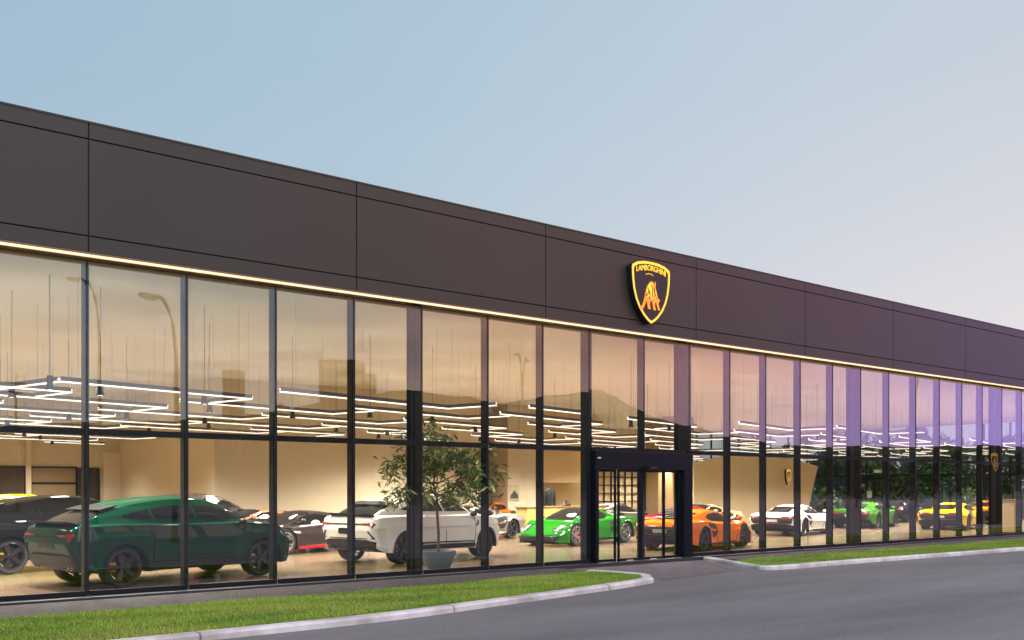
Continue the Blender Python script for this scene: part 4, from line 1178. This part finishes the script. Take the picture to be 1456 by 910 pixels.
# garden trees seen through the glazed end of the showroom
k = 0
GT = [mat('garden_a', srgb(74, 100, 44), .7), mat('garden_b', srgb(104, 132, 58), .7), mat('garden_c', srgb(56, 78, 42), .7)]
gd = ['dense', 'loose', 'rounded', 'spreading', 'slender', 'tall', 'bushy', 'low', 'uneven', 'full']
for px, Z in ((1168, 70), (1192, 66), (1216, 72), (1238, 68), (1262, 74), (1284, 68), (1310, 72), (1338, 70), (1366, 74), (1398, 72), (1430, 74)):
    p = zp(px, Z); h = random.Random(k).uniform(4.5, 7.5)
    where = ('behind the right end of the emblem wall', 'above the nose of the white sports car', 'above the left of the pale green sports car', 'above the far door with the exit sign', 'right of the exit sign', 'above the black sports car', 'left of the yellow sports car', 'above the yellow sports car', 'above the right flank of the yellow sports car', 'above the far right orange sports car', 'above the cream info stand')[k]
    leafy('garden_tree', (p.x, p.y, 0), h, h * .42, 2200, 'green tree outside the far glazed wall, ' + where, 'tree', GT, False, 60 + k, 'trees outside the far glazed wall', True, .2)
    k += 1
# pylon sign
pp = mirror_pt(1407, 47)
Y = empty('pylon_sign', pp, 0); tag(Y, 'tall black pylon sign with a gold shield emblem, mirrored in the glass at right', 'sign')
Y.rotation_euler = (0, 0, R(180))
bx('pylon_body', (-.85, .85, -.2, .2, 0, 3.95), BLACKM, Y, .02)
es_ = empty('shield', (0, 0, 0), 0, Y); emblem(es_, Matrix.Translation((0, -.27, 3.1)), .72, .92, .06)

# ------------------------------------------------------------------ sky and sun
world = bpy.data.worlds.new('World'); sc.world = world; world.use_nodes = True
nt = world.node_tree; nt.nodes.clear()
out = nt.nodes.new('ShaderNodeOutputWorld'); bg = nt.nodes.new('ShaderNodeBackground'); bg2 = nt.nodes.new('ShaderNodeBackground'); add = nt.nodes.new('ShaderNodeAddShader')
tc = nt.nodes.new('ShaderNodeTexCoord'); sx = nt.nodes.new('ShaderNodeSeparateXYZ'); nt.links.new(tc.outputs['Generated'], sx.inputs[0])
def ramp(src, els):
    cr = nt.nodes.new('ShaderNodeValToRGB'); e = cr.color_ramp.elements
    while len(e) < len(els): e.new(.5)
    for q, (p, c) in zip(e, els): q.position = p; q.color = c
    nt.links.new(src, cr.inputs[0]); return cr.outputs[0]
def mixc(f, a, b, blend='MIX'):
    m = nt.nodes.new('ShaderNodeMix'); m.data_type = 'RGBA'; m.blend_type = blend
    if isinstance(f, float): m.inputs[0].default_value = f
    else: nt.links.new(f, m.inputs[0])
    nt.links.new(a, m.inputs[6]); nt.links.new(b, m.inputs[7]); return m.outputs[2]
def mapr(src, a, b):
    m = nt.nodes.new('ShaderNodeMapRange'); m.inputs[1].default_value = a; m.inputs[2].default_value = b; m.interpolation_type = 'SMOOTHSTEP'
    nt.links.new(src, m.inputs[0]); return m.outputs[0]
X, Yc, Z = sx.outputs
front_hi = ramp(X, [(.10, srgb(161, 188, 207)), (.45, srgb(172, 196, 213)), (.75, srgb(192, 206, 219)), (.98, srgb(205, 210, 218))])
front_lo = ramp(X, [(.10, srgb(172, 195, 210)), (.45, srgb(188, 206, 217)), (.72, srgb(214, 216, 222)), (.98, srgb(240, 229, 229))])
front = mixc(mapr(Z, .04, .46), front_lo, front_hi)
back_lo = ramp(X, [(.05, srgb(160, 174, 190)), (.40, srgb(190, 182, 174)), (.60, srgb(206, 168, 150)), (.72, srgb(188, 150, 158)), (.84, srgb(168, 138, 194)), (.95, srgb(140, 120, 196))])
back_hi = ramp(X, [(.05, srgb(150, 168, 188)), (.42, srgb(172, 178, 190)), (.60, srgb(222, 156, 136)), (.74, srgb(220, 146, 150)), (.85, srgb(188, 140, 190)), (.95, srgb(152, 124, 196))])
back = mixc(mapr(Z, .06, .24), back_lo, back_hi)
mp = nt.nodes.new('ShaderNodeMapping'); mp.inputs['Scale'].default_value = (1.2, 1.2, 7); nt.links.new(tc.outputs['Generated'], mp.inputs[0])
ns = nt.nodes.new('ShaderNodeTexNoise'); ns.inputs['Scale'].default_value = 1.6; ns.inputs['Detail'].default_value = 6; ns.inputs['Roughness'].default_value = .55; nt.links.new(mp.outputs[0], ns.inputs['Vector'])
cl = ramp(ns.outputs['Fac'], [(.36, (.62, .65, .72, 1)), (.50, (.95, .94, .94, 1)), (.64, (1.0, .95, .88, 1))])
back = mixc(.8, back, cl, 'MULTIPLY')
cl2 = ramp(ns.outputs['Fac'], [(.35, (.97, .975, .985, 1)), (.65, (1, 1, 1, 1))])
front = mixc(.6, front, cl2, 'MULTIPLY')
skyc = mixc(mapr(Yc, .12, -.12), front, back)
nt.links.new(skyc, bg.inputs[0])
gain = nt.nodes.new('ShaderNodeMapRange'); gain.interpolation_type = 'SMOOTHSTEP'   # the sunset half of the sky is the brighter one
gain.inputs[1].default_value = .12; gain.inputs[2].default_value = -.25; gain.inputs[3].default_value = 1.0; gain.inputs[4].default_value = 3.6
nt.links.new(Yc, gain.inputs[0]); nt.links.new(gain.outputs[0], bg.inputs[1])
sky = nt.nodes.new('ShaderNodeTexSky'); sky.sky_type = 'NISHITA'; sky.sun_disc = False
SE, SA = R(38), R(200)
sky.sun_elevation = SE; sky.sun_rotation = SA
nt.links.new(sky.outputs[0], bg2.inputs[0]); bg2.inputs[1].default_value = .004
nt.links.new(bg.outputs[0], add.inputs[0]); nt.links.new(bg2.outputs[0], add.inputs[1]); nt.links.new(add.outputs[0], out.inputs[0])
sd = bpy.data.lights.new('sun', 'SUN'); sd.energy = .8; sd.angle = R(25); sd.color = (1, .93, .86)
so = bpy.data.objects.new('sun', sd); link(so)
sdir = Vector((math.sin(SA) * math.cos(SE), math.cos(SA) * math.cos(SE), math.sin(SE)))
so.rotation_euler = sdir.to_track_quat('Z', 'Y').to_euler(); so.location = sdir * 60

# ------------------------------------------------------------------ render settings
vs_ = sc.view_settings; vs_.view_transform = 'Standard'; vs_.look = 'None'; vs_.exposure = 0; vs_.gamma = 1
cy = sc.cycles; cy.max_bounces = 7; cy.diffuse_bounces = 3; cy.glossy_bounces = 4; cy.transparent_max_bounces = 12; cy.transmission_bounces = 4
cy.use_denoising = True; cy.sample_clamp_indirect = 4; cy.caustics_reflective = False; cy.caustics_refractive = False; cy.use_light_tree = True
